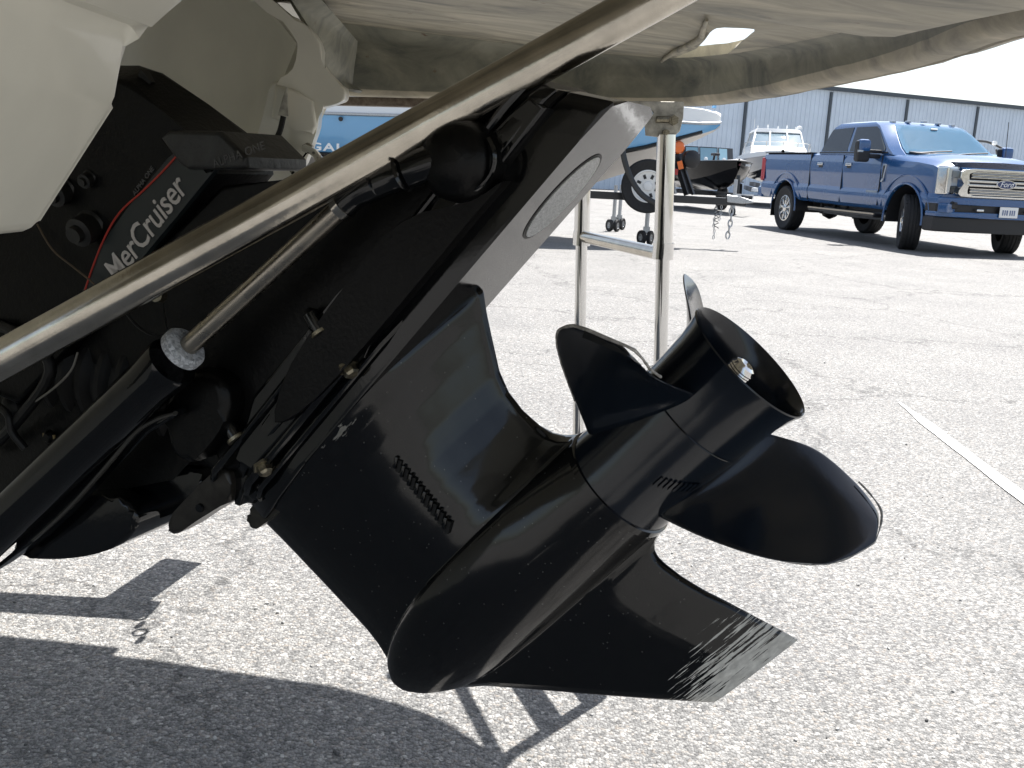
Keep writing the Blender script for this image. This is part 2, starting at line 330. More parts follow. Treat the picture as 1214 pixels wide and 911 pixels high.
def granular(name, c0, c1, sc):
    m = mat(name, c0, .7, .0, bump=.5, bscale=sc); t = m.node_tree; N = t.nodes; K = t.links; b = N['Principled BSDF']
    tc = N.new('ShaderNodeTexCoord'); v = N.new('ShaderNodeTexVoronoi'); v.inputs['Scale'].default_value = sc; K.new(tc.outputs['Object'], v.inputs[0])
    s = N.new('ShaderNodeSeparateColor'); K.new(v.outputs['Color'], s.inputs[0]); r = N.new('ShaderNodeValToRGB')
    r.color_ramp.elements[0].color = (*c0, 1); r.color_ramp.elements[1].color = (*c1, 1); K.new(s.outputs[0], r.inputs[0]); K.new(r.outputs[0], b.inputs['Base Color']); return m
M_asph = asphalt(); M_under = underside(k=(1.02, .98, .90)); M_wall = underside('dark_fibreglass', (.62, .64, .60)); M_rim = underside('rim_fibreglass', (1.15, 1.08, .98)); M_gear = gearcase_paint()  # pocket wall and bracket web get a darker tint of the fibreglass
M_anode = granular('granular_zinc', (.34, .34, .335), (.62, .62, .61), 900)
M_cap = granular('speckled_end_cap', (.22, .235, .25), (.55, .57, .60), 520)
def corrugated_mat():
    return mat('pale_blue_cladding', (.60, .68, .77), .5, var=.06, vscale=1.2)
M_clad = corrugated_mat()
M_trim = mat('dark_trim', (.05, .065, .08), .5)
M_paint = mat('white_line_paint', (.72, .72, .70), .7, dirt=(.70, .70, .68), vscale=14)

# ------------------------------------------------------------------ ground, road paint
bm = bmesh.new()
g = 900
vs = [bm.verts.new(p) for p in ((-g, -g, 0), (g, -g, 0), (g, g, 0), (-g, g, 0))]; bm.faces.new(vs)
tag(finish('asphalt_ground', bm, M_asph, smooth=False), kind='structure')
bm = bmesh.new(); rnd = random.Random(2)
pA = onz(1066, 478, 0); pB = onz(1214, 592, 0); dd = (pB-pA); L0 = dd.length; dd.normalize(); nn_ = Vector((-dd.y, dd.x, 0)); rows = []
for i in range(60):
    s_ = i/59*(L0+3.5); w = .028 + rnd.uniform(-.003, .003); w *= min(1, .15+s_/.5)
    c = pA+dd*s_; rows.append((bm.verts.new((*(c-nn_*w).xy, .004)), bm.verts.new((*(c+nn_*w).xy, .004))))
for a, b in zip(rows, rows[1:]): bm.faces.new((a[0], a[1], b[1], b[0]))
tag(finish('painted_line', bm, M_paint, smooth=False), kind='structure')

rnd = random.Random(8)
for nm, m_, n_p in (('loose_grit', mat('dark_grit', (.10, .098, .095), .8), 70), ('loose_gravel', mat('pale_gravel', (.42, .41, .39), .8), 220)):
    bm = bmesh.new()
    for i in range(n_p):
        y = 1.5+5*rnd.random()**1.6; x = (rnd.random()-.5)*1.15*y; r = rnd.uniform(.0015, .0048)
        vs_ = bmesh.ops.create_icosphere(bm, subdivisions=1, radius=r, matrix=Matrix.Translation((x, y, r*.45)))['verts']
        for v in vs_: v.co += Vector((rnd.uniform(-1, 1), rnd.uniform(-1, 1), rnd.uniform(-.6, .4)))*r*.35
    tag(finish(nm, bm, m_, smooth=False), label='scattered loose grit lying on the asphalt', kind='stuff')
# ------------------------------------------------------------------ warehouse
WP = Vector((11.2, 53, 0)); WQ = Vector((31.2, 62.7, 0)); wd = (WQ-WP).normalized(); bay = (WQ-WP).length/4
wn = Vector((wd.y, -wd.x, 0)); ZT = 5.7
wh = empty('warehouse', (WP+WQ)/2); tag(wh, 'long pale blue metal clad warehouse across the yard behind the boats and pickup', 'building'); WL = Local(wh)
def bay_mesh():
    bm = bmesh.new(); n = 19; w = bay/n; prof = []
    for i in range(n):
        x = i*w; prof += [(x, 0), (x+w*.55, 0), (x+w*.65, .035), (x+w*.9, .035)]
    prof.append((bay, 0)); lo = []; hi = []
    for x, d in prof: lo.append(bm.verts.new((x, -d, 0))); hi.append(bm.verts.new((x, -d, ZT-.05)))
    for i in range(len(lo)-1): bm.faces.new((lo[i], lo[i+1], hi[i+1], hi[i]))
    me = bpy.data.meshes.new('wall_panel'); bm.to_mesh(me); bm.free(); me.materials.append(M_clad); return me
bme = bay_mesh(); wrz = math.atan2(wd.y, wd.x)
for k in range(-9, 9):
    p = WP+wd*(bay*k)
    o = bpy.data.objects.new('wall_panel', bme); COL.objects.link(o); o.parent = wh; o.location = p-wh.location; o.rotation_euler = (0, 0, wrz)
    q = p+wn*.06
    box('downpipe', (q.x, q.y, ZT/2-.05), (.16, .09, ZT-.2), M_trim, WL, Matrix.Rotation(wrz, 3, 'Z'))
c = WP+wd*(bay*0)
rm = Matrix.Rotation(wrz, 3, 'Z')
cw = c+wn*.1; box('gutter', (cw.x, cw.y, ZT+.03), (bay*18, .26, .2), M_trim, WL, rm)
cw = c-wn*12.3; box('roof', (cw.x, cw.y, ZT+.02), (bay*18, 24, .12), M_galv, WL, rm)
cw = c-wn*24.2; box('rear_wall', (cw.x, cw.y, ZT/2-.04), (bay*18, .2, ZT-.1), M_clad, WL, rm)

# ------------------------------------------------------------------ our boat: hull, platform, strut
boat = empty('motorboat', (-.9, 1.2, 0)); tag(boat, 'cream motorboat seen from below its stern, moulded swim platform overhead', 'motorboat'); BL = Local(boat)
# port hull quarter (near, upper left)
yf = .60; yn = .18
q = [(330, -130), (300, -60), (226, -6), (184, 34), (157, 31), (152, 40), (149, 55), (140, 116), (134, 128), (48, 262), (42, 270), (33, 274), (-60, 284), (-420, 330), (-420, -200)]
o1 = [at(x, y, yf) for x, y in q]
def near_pt(p):
    c0 = Vector((-.75, 0, 1.35)); v = Vector((p.x, 0, p.z))-c0; v *= .985; return Vector((c0.x+v.x, yn, c0.z+v.z))
bm = bmesh.new(); bm_slab(bm, o1, lambda p: p, near_pt, .012, 4); finish('hull_quarter', bm, M_gel, BL, angle=40)
# thin moulded shelf above it
# alcove wall and far transom flange
def sheet(name, rows_px, mat_, parent, thick=None, smooth=True, angle=50):
    bm = bmesh.new(); rows = [[bm.verts.new(at(*p)) for p in r] for r in rows_px]
    for a, b in zip(rows, rows[1:]):
        for i in range(len(a)-1): bm.faces.new((a[i], a[i+1], b[i+1], b[i]))
    bmesh.ops.subdivide_edges(bm, edges=bm.edges[:], cuts=2, use_grid_fill=True, smooth=.0)
    if thick:
        r = bmesh.ops.solidify(bm, geom=bm.faces[:], thickness=thick)
    return finish(name, bm, mat_, parent, smooth, angle)
sheet('alcove_wall', [
    [(-300, -260, 1.70), (60, -200, 1.75), (200, -120, 1.74), (290, -10, 1.58), (330, 25, 1.54)],
    [(-300, 0, 1.70), (60, 20, 1.76), (200, 20, 1.78), (300, 30, 1.68), (352, 52, 1.54)],
    [(-300, 160, 1.70), (60, 130, 1.76), (200, 110, 1.78), (300, 110, 1.70), (334, 98, 1.54)],
    [(-300, 340, 1.70), (60, 330, 1.74), (200, 300, 1.72), (270, 240, 1.62), (300, 190, 1.54)]], M_gel, BL, -.012)
fl = [(286, -60), (284, -8), (318, 12), (350, 40), (356, 58), (350, 84), (334, 96), (322, 98), (316, 120), (304, 165), (290, 200), (268, 250), (300, 262), (340, 222), (362, 192), (372, 165), (377, 150), (379, 130), (384, 128), (402, 122), (409, 118), (409, 105), (395, 96), (381, 80), (382, 62), (374, 42), (352, 22), (320, 2), (322, -60)]
fl = [(p.x, p.y) for p in smooth_poly([Vector((a, b)) for a, b in fl], 2)]
slab('transom_flange', fl, lambda p: at(p[0], p[1], 1.50), lambda p: at(p[0]+4, p[1]+1, 1.92), M_gel, BL, .012, 3, 45)
# raised pad on the flange
pad = [(326, 100), (350, 106), (372, 120), (376, 150), (371, 160), (352, 150), (338, 146), (322, 140)]
slab('transom_pad', pad, lambda p: at(p[0], p[1], 1.49), lambda p: at(p[0], p[1], 1.52), M_gel, BL, .006, 3, 60)
# hull body above and beyond the frame
bm = bmesh.new(); secs = []
for x, w, zb, zt in ((-.42, 1.30, 1.30, 2.0), (-.70, 1.32, 1.28, 2.15), (-2.2, 1.32, 1.25, 2.2), (-4.2, 1.2, 1.25, 2.35), (-5.6, .6, 1.5, 2.5), (-6.2, .03, 2.0, 2.55)):
    secs.append([bm.verts.new((x, 1.14+k*w*s_, z)) for k, s_, z in ((-1, 1, zt), (-1, 1.0, zb+.30), (-1, .98, zb+(.16 if x > -1 else -.05)), (0, 0, zb+(.17 if x > -1 else -.30)), (1, .98, zb-.13), (1, 1.0, zb+.30), (1, 1, zt))])
for a, b in zip(secs, secs[1:]):
    for i in range(6): bm.faces.new((a[i], a[i+1], b[i+1], b[i]))
bm.faces.new(secs[0]); bm.faces.new([s_ for s_ in secs[-1]][::-1])
for a, b in zip(secs, secs[1:]): bm.faces.new((a[0], b[0], b[6], a[6]))
finish('hull', bm, M_gel, BL, angle=25)
# transom behind the drive
box('transom', (-1.02, 1.15, .95), (.06, 1.5, 1.0), M_gel, BL, Matrix.Rotation(R(-12), 3, 'Y'), .02)
box('starboard_hull_side', (-1.5, 1.86, 1.28), (1.9, .05, .60), M_gel, BL, None, .02)

# swim platform: moulded shell with a rolled rim, pocket ceiling, hand holes
ZR = 1.15
def zc(x, y): return 1.220+.047*(y-1.95)-.075*(x-.44)
def onplane(px, py, off=0):
    r = ray(px, py); t = .2
    k0 = 1.220-.047*1.95+.075*.44+off                   # z = k0 + .047 y - .075 x
    t = (k0-H)/(r.z-.047*r.y+.075*r.x); return CAM+r*t
far = [Vector((x, y, 0)) for x, y in ((-.45, 2.385), (-.2, 2.345), (.05, 2.30), (.21, 2.235), (.31, 2.16), (.385, 2.05), (.425, 1.88), (.448, 1.70), (.466, 1.45), (.474, 1.24), (.470, 1.1), (.462, .98))]
path = [Vector((-.75, far[0].y+.02, 0))]+[Vector((p.x, p.y, 0)) for p in far]
last = path[-1]; path += [Vector((last.x+.005, .75, 0)), Vector((last.x-.01, .4, 0)), Vector((last.x-.06, .15, 0)), Vector((.3, .05, 0)), Vector((-.1, .04, 0)), Vector((-.32, .06, 0))]
path = smooth_poly(path, 4, closed=False)
prof = [(0, 1.285), (-.002, 1.24), (.000, 1.19), (.004, 1.176), (.012, 1.168), (.024, 1.165), (.026, 1.1675), (.0285, 1.1675), (.0305, 1.165), (.048, 1.166), (.056, 1.171), (.060, 1.18), (.063, 1.21), (.067, 1.247), (.074, 1.262), (.10, 1.27)]
bm = bmesh.new(); rings = []; inner = []
cent = Vector((.05, 1.1, 0)); acc = 0
for i, p in enumerate(path):
    t = (path[min(i+1, len(path)-1)]-path[max(i-1, 0)]).normalized(); n = Vector((t.y, -t.x, 0))
    if n.dot(cent-p) < 0: n = -n
    ring = []
    for j, (d, z) in enumerate(prof):
        z -= .015; zt_loc = zc((p+n*.1).x, (p+n*.1).y)
        if j >= 11: f_ = (z-1.165)/(1.255-1.165); z = 1.165+(zt_loc-1.165)*f_
        if j < 2: z = max(z, zt_loc+.022-.01*j)
        q = p+n*d; q.z = z
        k = noise.noise(Vector((q.x*9, q.y*9, z*20)))*.0016 + noise.noise(Vector((q.x*40, q.y*40, z*60)))*.0012
        if j < 14: q.z += k*.9
        q += n*k*1.2
        ring.append(bm.verts.new(q))
    rings.append(ring); inner.append((p+n*.10))
bw = bmesh.new(); JW = 11
wr = [[bw.verts.new(v.co) for v in r[JW:]] for r in rings]
for a, b in zip(wr, wr[1:]):
    for j in range(len(prof)-1-JW): bw.faces.new((a[j], a[j+1], b[j+1], b[j]))
for a, b in zip(rings, rings[1:]):
    for j in range(JW): bm.faces.new((a[j], a[j+1], b[j+1], b[j]))
for r in rings:
    for v in r[JW+1:]: bm.verts.remove(v)
finish('platform_rim', bm, M_rim, BL, angle=50)
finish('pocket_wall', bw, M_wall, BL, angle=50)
# ceiling with hole(s)
holes_px = [[(790, 72), (812, 70.5), (848, 68), (862, 60), (880, 44), (895, 31), (890, 28), (870, 27.5), (850, 28), (842, 34), (826, 52)]]
holes = [[onplane(*p) for p in h] for h in holes_px]
pass
holes = [[Vector((p.x, p.y, 0)) for p in smooth_poly(h, 2)] for h in holes]
HOLES = holes
from mathutils.geometry import delaunay_2d_cdt
def ceiling_mesh(z, zoff, name, top=False):
    outer = [Vector((p.x, p.y)) for p in (inner if not top else [q for q in path])][::2]
    outer = outer + [Vector((-.75, .12 if not top else .04)), Vector((-.75, outer[0].y))]
    if top:
        holes = [[Vector((p.x*1.045, p.y*1.045, 0)) for p in h] for h in HOLES]
        for h in holes:
            cx_, cy_ = sum(p.x for p in h)/len(h), sum(p.y for p in h)/len(h)
            for p in h: p.x = cx_+(p.x-cx_)*1.25; p.y = cy_+(p.y-cy_)*1.25
    else: holes = HOLES
    pts = list(outer); edges = [(i, (i+1) % len(outer)) for i in range(len(outer))]
    for h in holes:
        b0 = len(pts); pts += [Vector((p.x, p.y)) for p in h]; edges += [(b0+i, b0+(i+1) % len(h)) for i in range(len(h))]
    for gx in np.arange(-.74, .6, .035):
        for gy in np.arange(.1, 2.4, .035):
            pts.append(Vector((gx+.003*sin(gy*50), gy)))
    vo, eo, fo, *_ = delaunay_2d_cdt(pts, edges, [], 1, 1e-5)
    def inside(p, poly):
        c = False; j = len(poly)-1
        for i in range(len(poly)):
            a, b = poly[i], poly[j]
            if (a.y > p.y) != (b.y > p.y) and p.x < (b.x-a.x)*(p.y-a.y)/(b.y-a.y)+a.x: c = not c
            j = i
        return c
    bm = bmesh.new(); vv = []
    for v in vo:
        zz = zc(v.x, v.y)+z
        if not top:
            t = min(1, max(0, (1.12-v.y)/.04)); t = t*t*(3-2*t); zz = zc(v.x, v.y)-.020*t
            zz += .003*noise.noise(Vector((v.x*4, v.y*4, 0)))+.0012*noise.noise(Vector((v.x*18, v.y*18, 3)))
            hole_d = min((v-Vector((p.x, p.y))).length for h in holes for p in h)
            zz -= .006*max(0, 1-hole_d/.03)
        vv.append(bm.verts.new((v.x, v.y, zz)))
    for f in fo:
        c = sum((vo[i] for i in f), Vector((0, 0)))/len(f)
        if not inside(c, outer) or any(inside(c, h) for h in holes): continue
        try: bm.faces.new([vv[i] for i in f])
        except ValueError: pass
    for v in [v for v in bm.verts if not v.link_faces]: bm.verts.remove(v)
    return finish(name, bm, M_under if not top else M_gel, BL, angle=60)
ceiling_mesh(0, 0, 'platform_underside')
ceiling_mesh(.008, 0, 'platform_deck', True)
# front web of the pocket near the hull and lip of the hand hole
bm = bmesh.new()
rows = []
for (a, b) in (((352, 8), (372, 30)), ((372, 30), (378, 45))): pass
web = [[(340, -8, 1.62), (378, -4, 1.66), (424, 49, 2.12)], [(352, 10, 1.66), (384, 22, 1.80), (423, 60, 2.14)], [(374, 44, 1.78), (392, 60, 1.9), (420, 80, 2.16)], [(380, 78, 1.88), (396, 92, 2.0), (418, 100, 2.18)], [(384, 92, 1.9), (402, 104, 2.05), (430, 108, 2.2)]]
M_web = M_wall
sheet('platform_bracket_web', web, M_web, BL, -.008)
hp = [onplane(x, y, -.006) for x, y in ((782, 76), (788, 70), (800, 62), (816, 54), (830, 46), (834, 34), (838, 24))]
tube('hand_hole_lip', smooth_poly(hp, 4, False), [.002+.003*sin(PI*i/24) for i in range(25)], M_under, BL, 10)
# stainless strut
sa = at(-130, 500, .79); sb = at(838, -36, .78)
tube('support_strut', [sa, sa.lerp(sb, .5), sb], .0162, M_steel, BL, 32)
# far support rail below the rim and the ladder bracket
ra, rb = at(395, 120, 2.16), at(560, 124, 2.12)
bm = bmesh.new(); rr = (rb-ra).normalized(); rq = Vector((1, 0, 0)).rotation_difference(rr).to_matrix()
bm_box(bm, (ra+rb)/2, ((rb-ra).length, .03, .018), rq, .003); finish('support_rail', bm, mat('rusty_rail', (.24, .20, .16), .6, .2, dirt=(.12, .09, .07), vscale=90), BL)
# stern eye and speed sensor
ea = at(366, 174, 1.47)
o = slab('eye_plate', [(343, 204), (365, 172), (366, 174), (345, 206)], lambda p: at(p[0], p[1], 1.495), lambda p: at(p[0]+2, p[1]+2, 1.45), M_chrome, BL, .0)
tube('stern_eye', smooth_poly([at(362, 176, 1.46), at(372, 181, 1.40), at(378, 190, 1.36), at(374, 200, 1.36), at(362, 202, 1.40), at(350, 201, 1.46)], 4, False), .0055, M_chrome, BL, 10)
for p in ((364, 176), (349, 201)): lathe('eye_nut', [(0, -.012), (.008, -.012), (.008, 0), (0, 0)], at(*p, 1.47), (0, -1, 0), M_bolt, BL, 6)
slab('speed_sensor', [(339, 103), (341, 104), (342, 138), (329, 137)], lambda p: at(p[0], p[1], 1.46), lambda p: at(p[0], p[1], 1.49), M_alum, BL, .002)
tube('sensor_cable', smooth_poly([at(336, 138, 1.47), at(332, 155, 1.47), at(324, 172, 1.47), at(314, 186, 1.46), at(300, 214, 1.44)], 4, False), .0042, M_rubber, BL, 8)

# ------------------------------------------------------------------ boarding ladder
ladT = at(790, 160, 1.94); lad = empty('boarding_ladder', (ladT.x, ladT.y, .3)); LL = Local(lad)
tag(lad, 'stainless telescoping boarding ladder hanging from the platform behind the propeller', 'ladder')
yN, yF = 1.94, 2.33
def vpt(px, py, y, z):   # point on a leaning rail at height z
    return at(px, py, y)
nt_, nb = at(790, 160, yN), at(783.5, 415, yN); d_ = (nb-nt_); nbot = nt_+d_*((nt_.z-.36)/(nt_.z-nb.z))
nc = at(786, 300, yN)
tube('rail', [nt_, nc], .0178, M_chrome, LL, 20); tube('rail', [nc, nbot], .0135, M_chrome, LL, 20)
lathe('collar', [(.0135, -.012), (.0205, -.012), (.0205, .02), (.0178, .02)], nc, (0, 0, 1), M_chrome, LL, 20)
ft, fc, fb = at(693, 150, yF), at(689.5, 285, yF), at(685.5, 510, yF); d_ = fb-fc; fbot = fc+d_*((fc.z-.36)/(fc.z-fb.z))
tube('rail', [ft, fc], .0178, M_chrome, LL, 20); tube('rail', [fc, fbot], .0135, M_chrome, LL, 20)
lathe('collar', [(.0135, -.012), (.0205, -.012), (.0205, .02), (.0178, .02)], fc, (0, 0, 1), M_chrome, LL, 20)
def lerpz(a, b, z): return a+(b-a)*((z-a.z)/(b.z-a.z))
for z in (.862, .60, .37):
    a = lerpz(nt_, nbot, z); b = lerpz(ft, fbot, z)
    if z > .8: tube('rung', [a, b], .0135, M_steel, LL, 14)
    else:
        dv = (b-a).normalized(); bm = bmesh.new(); bm_box(bm, (a+b)/2, ((b-a).length, .055, .022), Vector((1, 0, 0)).rotation_difference(dv).to_matrix(), .006)
        finish('tread', bm, M_plastic, LL)
bp = [(688, 119), (811, 121), (810, 140), (806, 156), (798, 163), (788, 164), (765, 161), (764, 146), (774, 143), (750, 138), (712, 130), (690, 126)]
slab('hinge_bracket', bp, lambda p: at(p[0], p[1], yN-.004), lambda p: at(p[0], p[1], yN+.03), M_alum, LL, .002)
for p, r in (((798, 143), .0095), ((789, 158), .007)): lathe('bracket_bolt', [(0, .016), (r*.6, .016), (r*.6, .012), (r, .012), (r, 0), (0, 0)], at(*p, yN-.004), (0, -1, 0), M_bolt, LL, 6)
tube('hinge_pin', [at(778, 142, yN-.008), at(796, 142, yN-.008)], .006, M_bolt, LL, 8)

# ------------------------------------------------------------------ stern drive
drive = empty('stern_drive', matrix=DM)
tag(drive, 'glossy black stern drive tilted up under the platform with propeller, skeg and decal', 'stern drive')
def interp(x, xs, ys): return float(np.interp(x, xs, ys))
def trace(px, c=0):
    q = [pl(x, y, c) for x, y in px]; q.sort(key=lambda t: t[1]); return [t[1] for t in q], [t[0] for t in q]
RT = .0515                                        # torpedo radius
LE = trace([(292, 586), (300, 600), (350, 655), (400, 708), (450, 762), (466, 783), (474, 803), (486, 812), (510, 817), (545, 815), (575, 813), (640, 818), (700, 823), (780, 829), (848, 833)])
TE = trace([(573, 345), (577, 372), (583, 400), (592, 440), (603, 465), (620, 487), (640, 505), (655, 514), (668, 517), (684, 516)])
TS = trace([(787, 626), (779, 636), (776, 645), (776, 652), (780, 660), (788, 668), (797, 675), (808, 683.5), (820, 691), (838, 701.5), (859, 712), (897, 732), (925, 747), (950, 761)])
ACUT = -.149
def a1_of(l):
    if l < TE[0][-1]: return interp(l, TE[0], TE[1])
    if l > TS[0][0]:  return interp(l, TS[0], TS[1])
    return ACUT
lmax = LE[0][-1]-.0008
def smax(a, b, k):
    if k <= 1e-6: return max(a, b)
    h = max(k-abs(a-b), 0)/k; return max(a, b)+h*h*k*.25
ls = sorted(set([round(x, 5) for x in list(np.linspace(-.204, lmax, 190)) + list(np.linspace(-RT-.006, RT+.01, 70))]))
NS = 150
ss = .5-.5*np.cos(np.linspace(0, PI, NS)); ss = .25*np.linspace(0, 1, NS)+.75*ss
xs_ = np.array([0, .03, .08, .16, .28, .42, .56, .70, .80, .90, .97, 1]); ys_ = np.array([0, .27, .47, .68, .87, .985, 1.0, .86, .60, .30, .10, .05])
def FS(s):
    i = min(len(xs_)-2, max(0, int(np.searchsorted(xs_, s)-1))); x0, x1 = xs_[i], xs_[i+1]; y0, y1 = ys_[i], ys_[i+1]
    def sl(k):
        if k <= 0: return 14.0
        if k >= len(xs_)-1: return -1.6
        return .5*((ys_[k+1]-ys_[k])/(xs_[k+1]-xs_[k])+(ys_[k]-ys_[k-1])/(xs_[k]-xs_[k-1]))
    h = x1-x0; t = (s-x0)/h; m0, m1 = sl(i)*h, sl(i+1)*h
    return float((2*t**3-3*t*t+1)*y0+(t**3-2*t*t+t)*m0+(-2*t**3+3*t*t)*y1+(t**3-t*t)*m1)
bm = bmesh.new(); grid = {1: [], -1: []}
a_nose = -.468
for l in ls:
    a0 = interp(l, *LE); a1 = a1_of(l)
    # leg half thickness
    Tleg = interp(l, [-.205, -.196, -.185, -.165, -.13, -.08, 0, .03, .06], [.0575, .055, .051, .047, .044, .0425, .038, .020, 0])
    rowp, rown = [], []
    for s in ss:
        a = a0+(a1-a0)*s
        f = FS(s) if True else interp(s, [0, .02, .06, .12, .2, .32, .45, .60, .70, .86, .97, 1], [0, .22, .42, .60, .76, .92, 1.0, .95, .82, .42, .12, .06])
        # straighter, creased trailing facet
        tl = Tleg*f
        # torpedo with ogive nose
        x = a-a_nose; rn = RT*sqrt(max(0, 1-(max(0, 1-x/.15))**2.2)) if x > 0 else 0
        rn *= interp(a, [-.46, -.36, -.25, ACUT], [.90, .95, .98, .985])
        tt = sqrt(rn*rn-l*l) if rn > abs(l) else -(abs(l)-rn)*.9
        # skeg
        tk = 0
        if l > .02:
            e = min(1, max(0, min((a-a0)/.05, (a1-a)/.06)))
            tk = interp(l, [.02, .05, .10, lmax], [.016, .0105, .007, .0035])*(.25+.75*sqrt(e))
            tk = tk if l > .03 else tk
            rb_ = max(0, 1-(l-.045)/.05)                       # fillet into the torpedo
        t = smax(tl, tt, interp(l, [-.05, .02], [.062, .026]))
        if l > .02: t = smax(t, tk, .012*min(1, max(0, (a1-a)/.05)))
        edge0 = min(1.0, sqrt(max(0, (a-a0)/.012)))
        t *= edge0
        if (l < TE[0][-1] or l > TS[0][0]+.004): t *= min(1.0, sqrt(max(0, (a1-a)/.004)))
        t = max(t, .0008 if 0 < s < 1 else .0004)
        rowp.append(bm.verts.new((a, l, -t))); rown.append(bm.verts.new((a, l, t)))
    grid[1].append(rowp); grid[-1].append(rown)
for sgn in (1, -1):
    g_ = grid[sgn]
    for i in range(len(g_)-1):
        for j in range(NS-1): bm.faces.new((g_[i][j], g_[i][j+1], g_[i+1][j+1], g_[i+1][j]))
for i in range(len(ls)-1):
    for j in (0, NS-1): bm.faces.new((grid[1][i][j], grid[1][i+1][j], grid[-1][i+1][j], grid[-1][i][j]))
for i in (0, len(ls)-1):
    for j in range(NS-1): bm.faces.new((grid[1][i][j], grid[1][i][j+1], grid[-1][i][j+1], grid[-1][i][j]))
# relax the creases a little
for _ in range(3): bmesh.ops.smooth_vert(bm, verts=[v for r in grid[1][2:-2]+grid[-1][2:-2] for v in r[2:-2]], factor=.4)
finish('gearcase', bm, M_gear, drive, angle=50)

# anti-ventilation plate: slab in the (a,c) plane
SLANT = .58
def acslab(name, outline, l0, l1, mat_, bev=.003, seg=3, parent=drive, taper=1.0, angle=35):
    return slab(name, outline, lambda p: Vector((p[0]-max(0, min(1, (p[0]-.0)/.04))*SLANT*(-.2025-l0), l0, -p[1])), lambda p: Vector((p[0]-max(0, min(1, (p[0]-.0)/.04))*SLANT*(-.2025-l1), l1, -p[1]*taper)), mat_, parent, bev, seg, angle)
W2 = .058
vp = [(-.458, 0), (-.452, .022), (-.435, .040), (-.40, .052), (-.34, W2), (.040, W2), (.068, W2-.001), (.077, W2-.006), (.0795, .03), (.080, 0)]
vp = vp+[(a, -c) for a, c in vp[-2:0:-1]]
acslab('ventilation_plate', vp, -.2025, -.238, M_black, .004, 4, taper=.97)
# anode let into the plate underside
an0, an1 = -.062, .026
el = [((an0+an1)/2+(an1-an0)/2*cos(t)*(1-.0*cos(t)), .028*sin(t)-.006) for t in np.linspace(0, 2*PI, 36, endpoint=False)]
el2 = [((an0+an1)/2+((an1-an0)/2+.003)*cos(t), .0315*sin(t)-.006) for t in np.linspace(0, 2*PI, 36, endpoint=False)]
acslab('anode_recess', el2, -.2035, -.2020, M_rubber, 0)
o = acslab('anode', el, -.2060, -.2012, M_anode, 0)
# joint line, upper flange
jf = [(-.462, 0), (-.455, .026), (-.435, .044), (-.39, .060), (-.33, .066), (-.02, .066), (.066, .063), (.077, .056), (.079, 0)]
jf = jf+[(a, -c) for a, c in jf[-2:0:-1]]
acslab('joint_gasket', [(a*.995, c*.95) for a, c in jf], -.2375, -.2415, M_rubber, 0)
acslab('upper_flange', jf, -.2415, -.2555, M_black, .003, 3)
# rib running along the joint
for cc, l_, a_s, a_e, rad in ((.0625, -.2305, -.40, -.13, .0048), (.066, -.262, -.42, .02, .0036), (.060, -.219, -.395, -.20, .003)):
    tube('joint_rib', [Vector((a_s-.02, l_, -(cc-.012))), Vector((a_s, l_, -cc)), Vector((a_e, l_, -cc)), Vector((a_e+.03, l_-.0, -(cc-.006)))], rad, M_black, drive, 10)
# lower wall below the joint, bolt pocket's recess shade as a flat black patch
dslab('bolt_pocket_patch', [(493, 330), (494, 336), (440, 402), (430, 424), (418, 438), (402, 432), (404, 404), (440, 372)], .0585, .0592, M_rubber, drive, .059, 0)
tube('pocket_rib', smooth_poly([dp(x, y, .0602) for x, y in ((494, 330), (492, 338), (468, 370), (442, 404), (432, 424))], 3, False), .0011, M_black, drive, 8)
tube('pocket_rib', smooth_poly([dp(x, y, .0602) for x, y in ((494, 328), (470, 346), (434, 384), (404, 416))], 3, False), .0022, M_black, drive, 8)
# upper gear housing
uh = [(632, 92), (664, 112), (300, 556), (262, 560), (228, 470), (196, 400), (180, 300), (262, 220), (330, 214), (420, 210), (505, 165), (560, 128), (604, 104)]
dslab('upper_housing', uh, -.056, .056, M_black2, drive, .056, .006, 4)
uh2 = [(628, 112), (650, 128), (420, 418), (300, 560), (278, 545), (300, 470), (400, 350), (500, 250), (560, 185), (600, 135)]
dslab('side_panel', uh2, .050, .064, M_black, drive, .062, .004, 4)
uh3 = [(480, 262), (560, 240), (600, 215), (560, 262), (470, 370), (380, 470), (330, 500), (350, 430), (420, 330)]
dslab('side_swell', uh3, .052, .072, M_black2, drive, .066, .009, 5, sm=3)
# bolts and studs along the joint
def bolt(px, py, c, r, name='flange_bolt', m=M_bolt, axis=(0, .45, -1)):
    p = dp(px, py, c); lathe(name, [(0, .011), (r*.7, .011), (r, .009), (r, .003), (r*1.45, .003), (r*1.45, 0), (0, 0)], p, axis, m, drive, 6)
for p in ((412, 434), (311, 551)): bolt(*p, .064, .0068, axis=(0, 1, -.35))
for p, q in (((368, 372), (380, 392)), ((268, 500), (280, 518))):
    a, b = dp(*p, .066), dp(*q, .066)
    tube('stud_nut', [a-(b-a)*.25, a, a.lerp(b, .6), b], [.003, .0072, .0078, .0078], M_black, drive, 12)
    lathe('stud_washer', [(0, 0), (.0098, 0), (.0098, .003), (0, .003)], b, b-a, M_bolt, drive, 16)
# water intake louvres
for k in range(8):
    t = k/7; x, y = 470+t*58, 548+t*72
    d = (dp(x, y, .035)-dp(x-8, y+3, .035)); 
    bm = bmesh.new(); p = dp(x, y, .0440-.0006*t)
    bm_box(bm, p, (.0115, .0036, .0060), Matrix.Rotation(R(-28), 3, 'Z'), .001); finish('intake_louvre', bm, M_black, drive)
    bm = bmesh.new(); bm_box(bm, p+Vector((-.001, .0042, .001)), (.0115, .0042, .0035), Matrix.Rotation(R(-28), 3, 'Z')); finish('intake_slot', bm, M_rubber, drive)
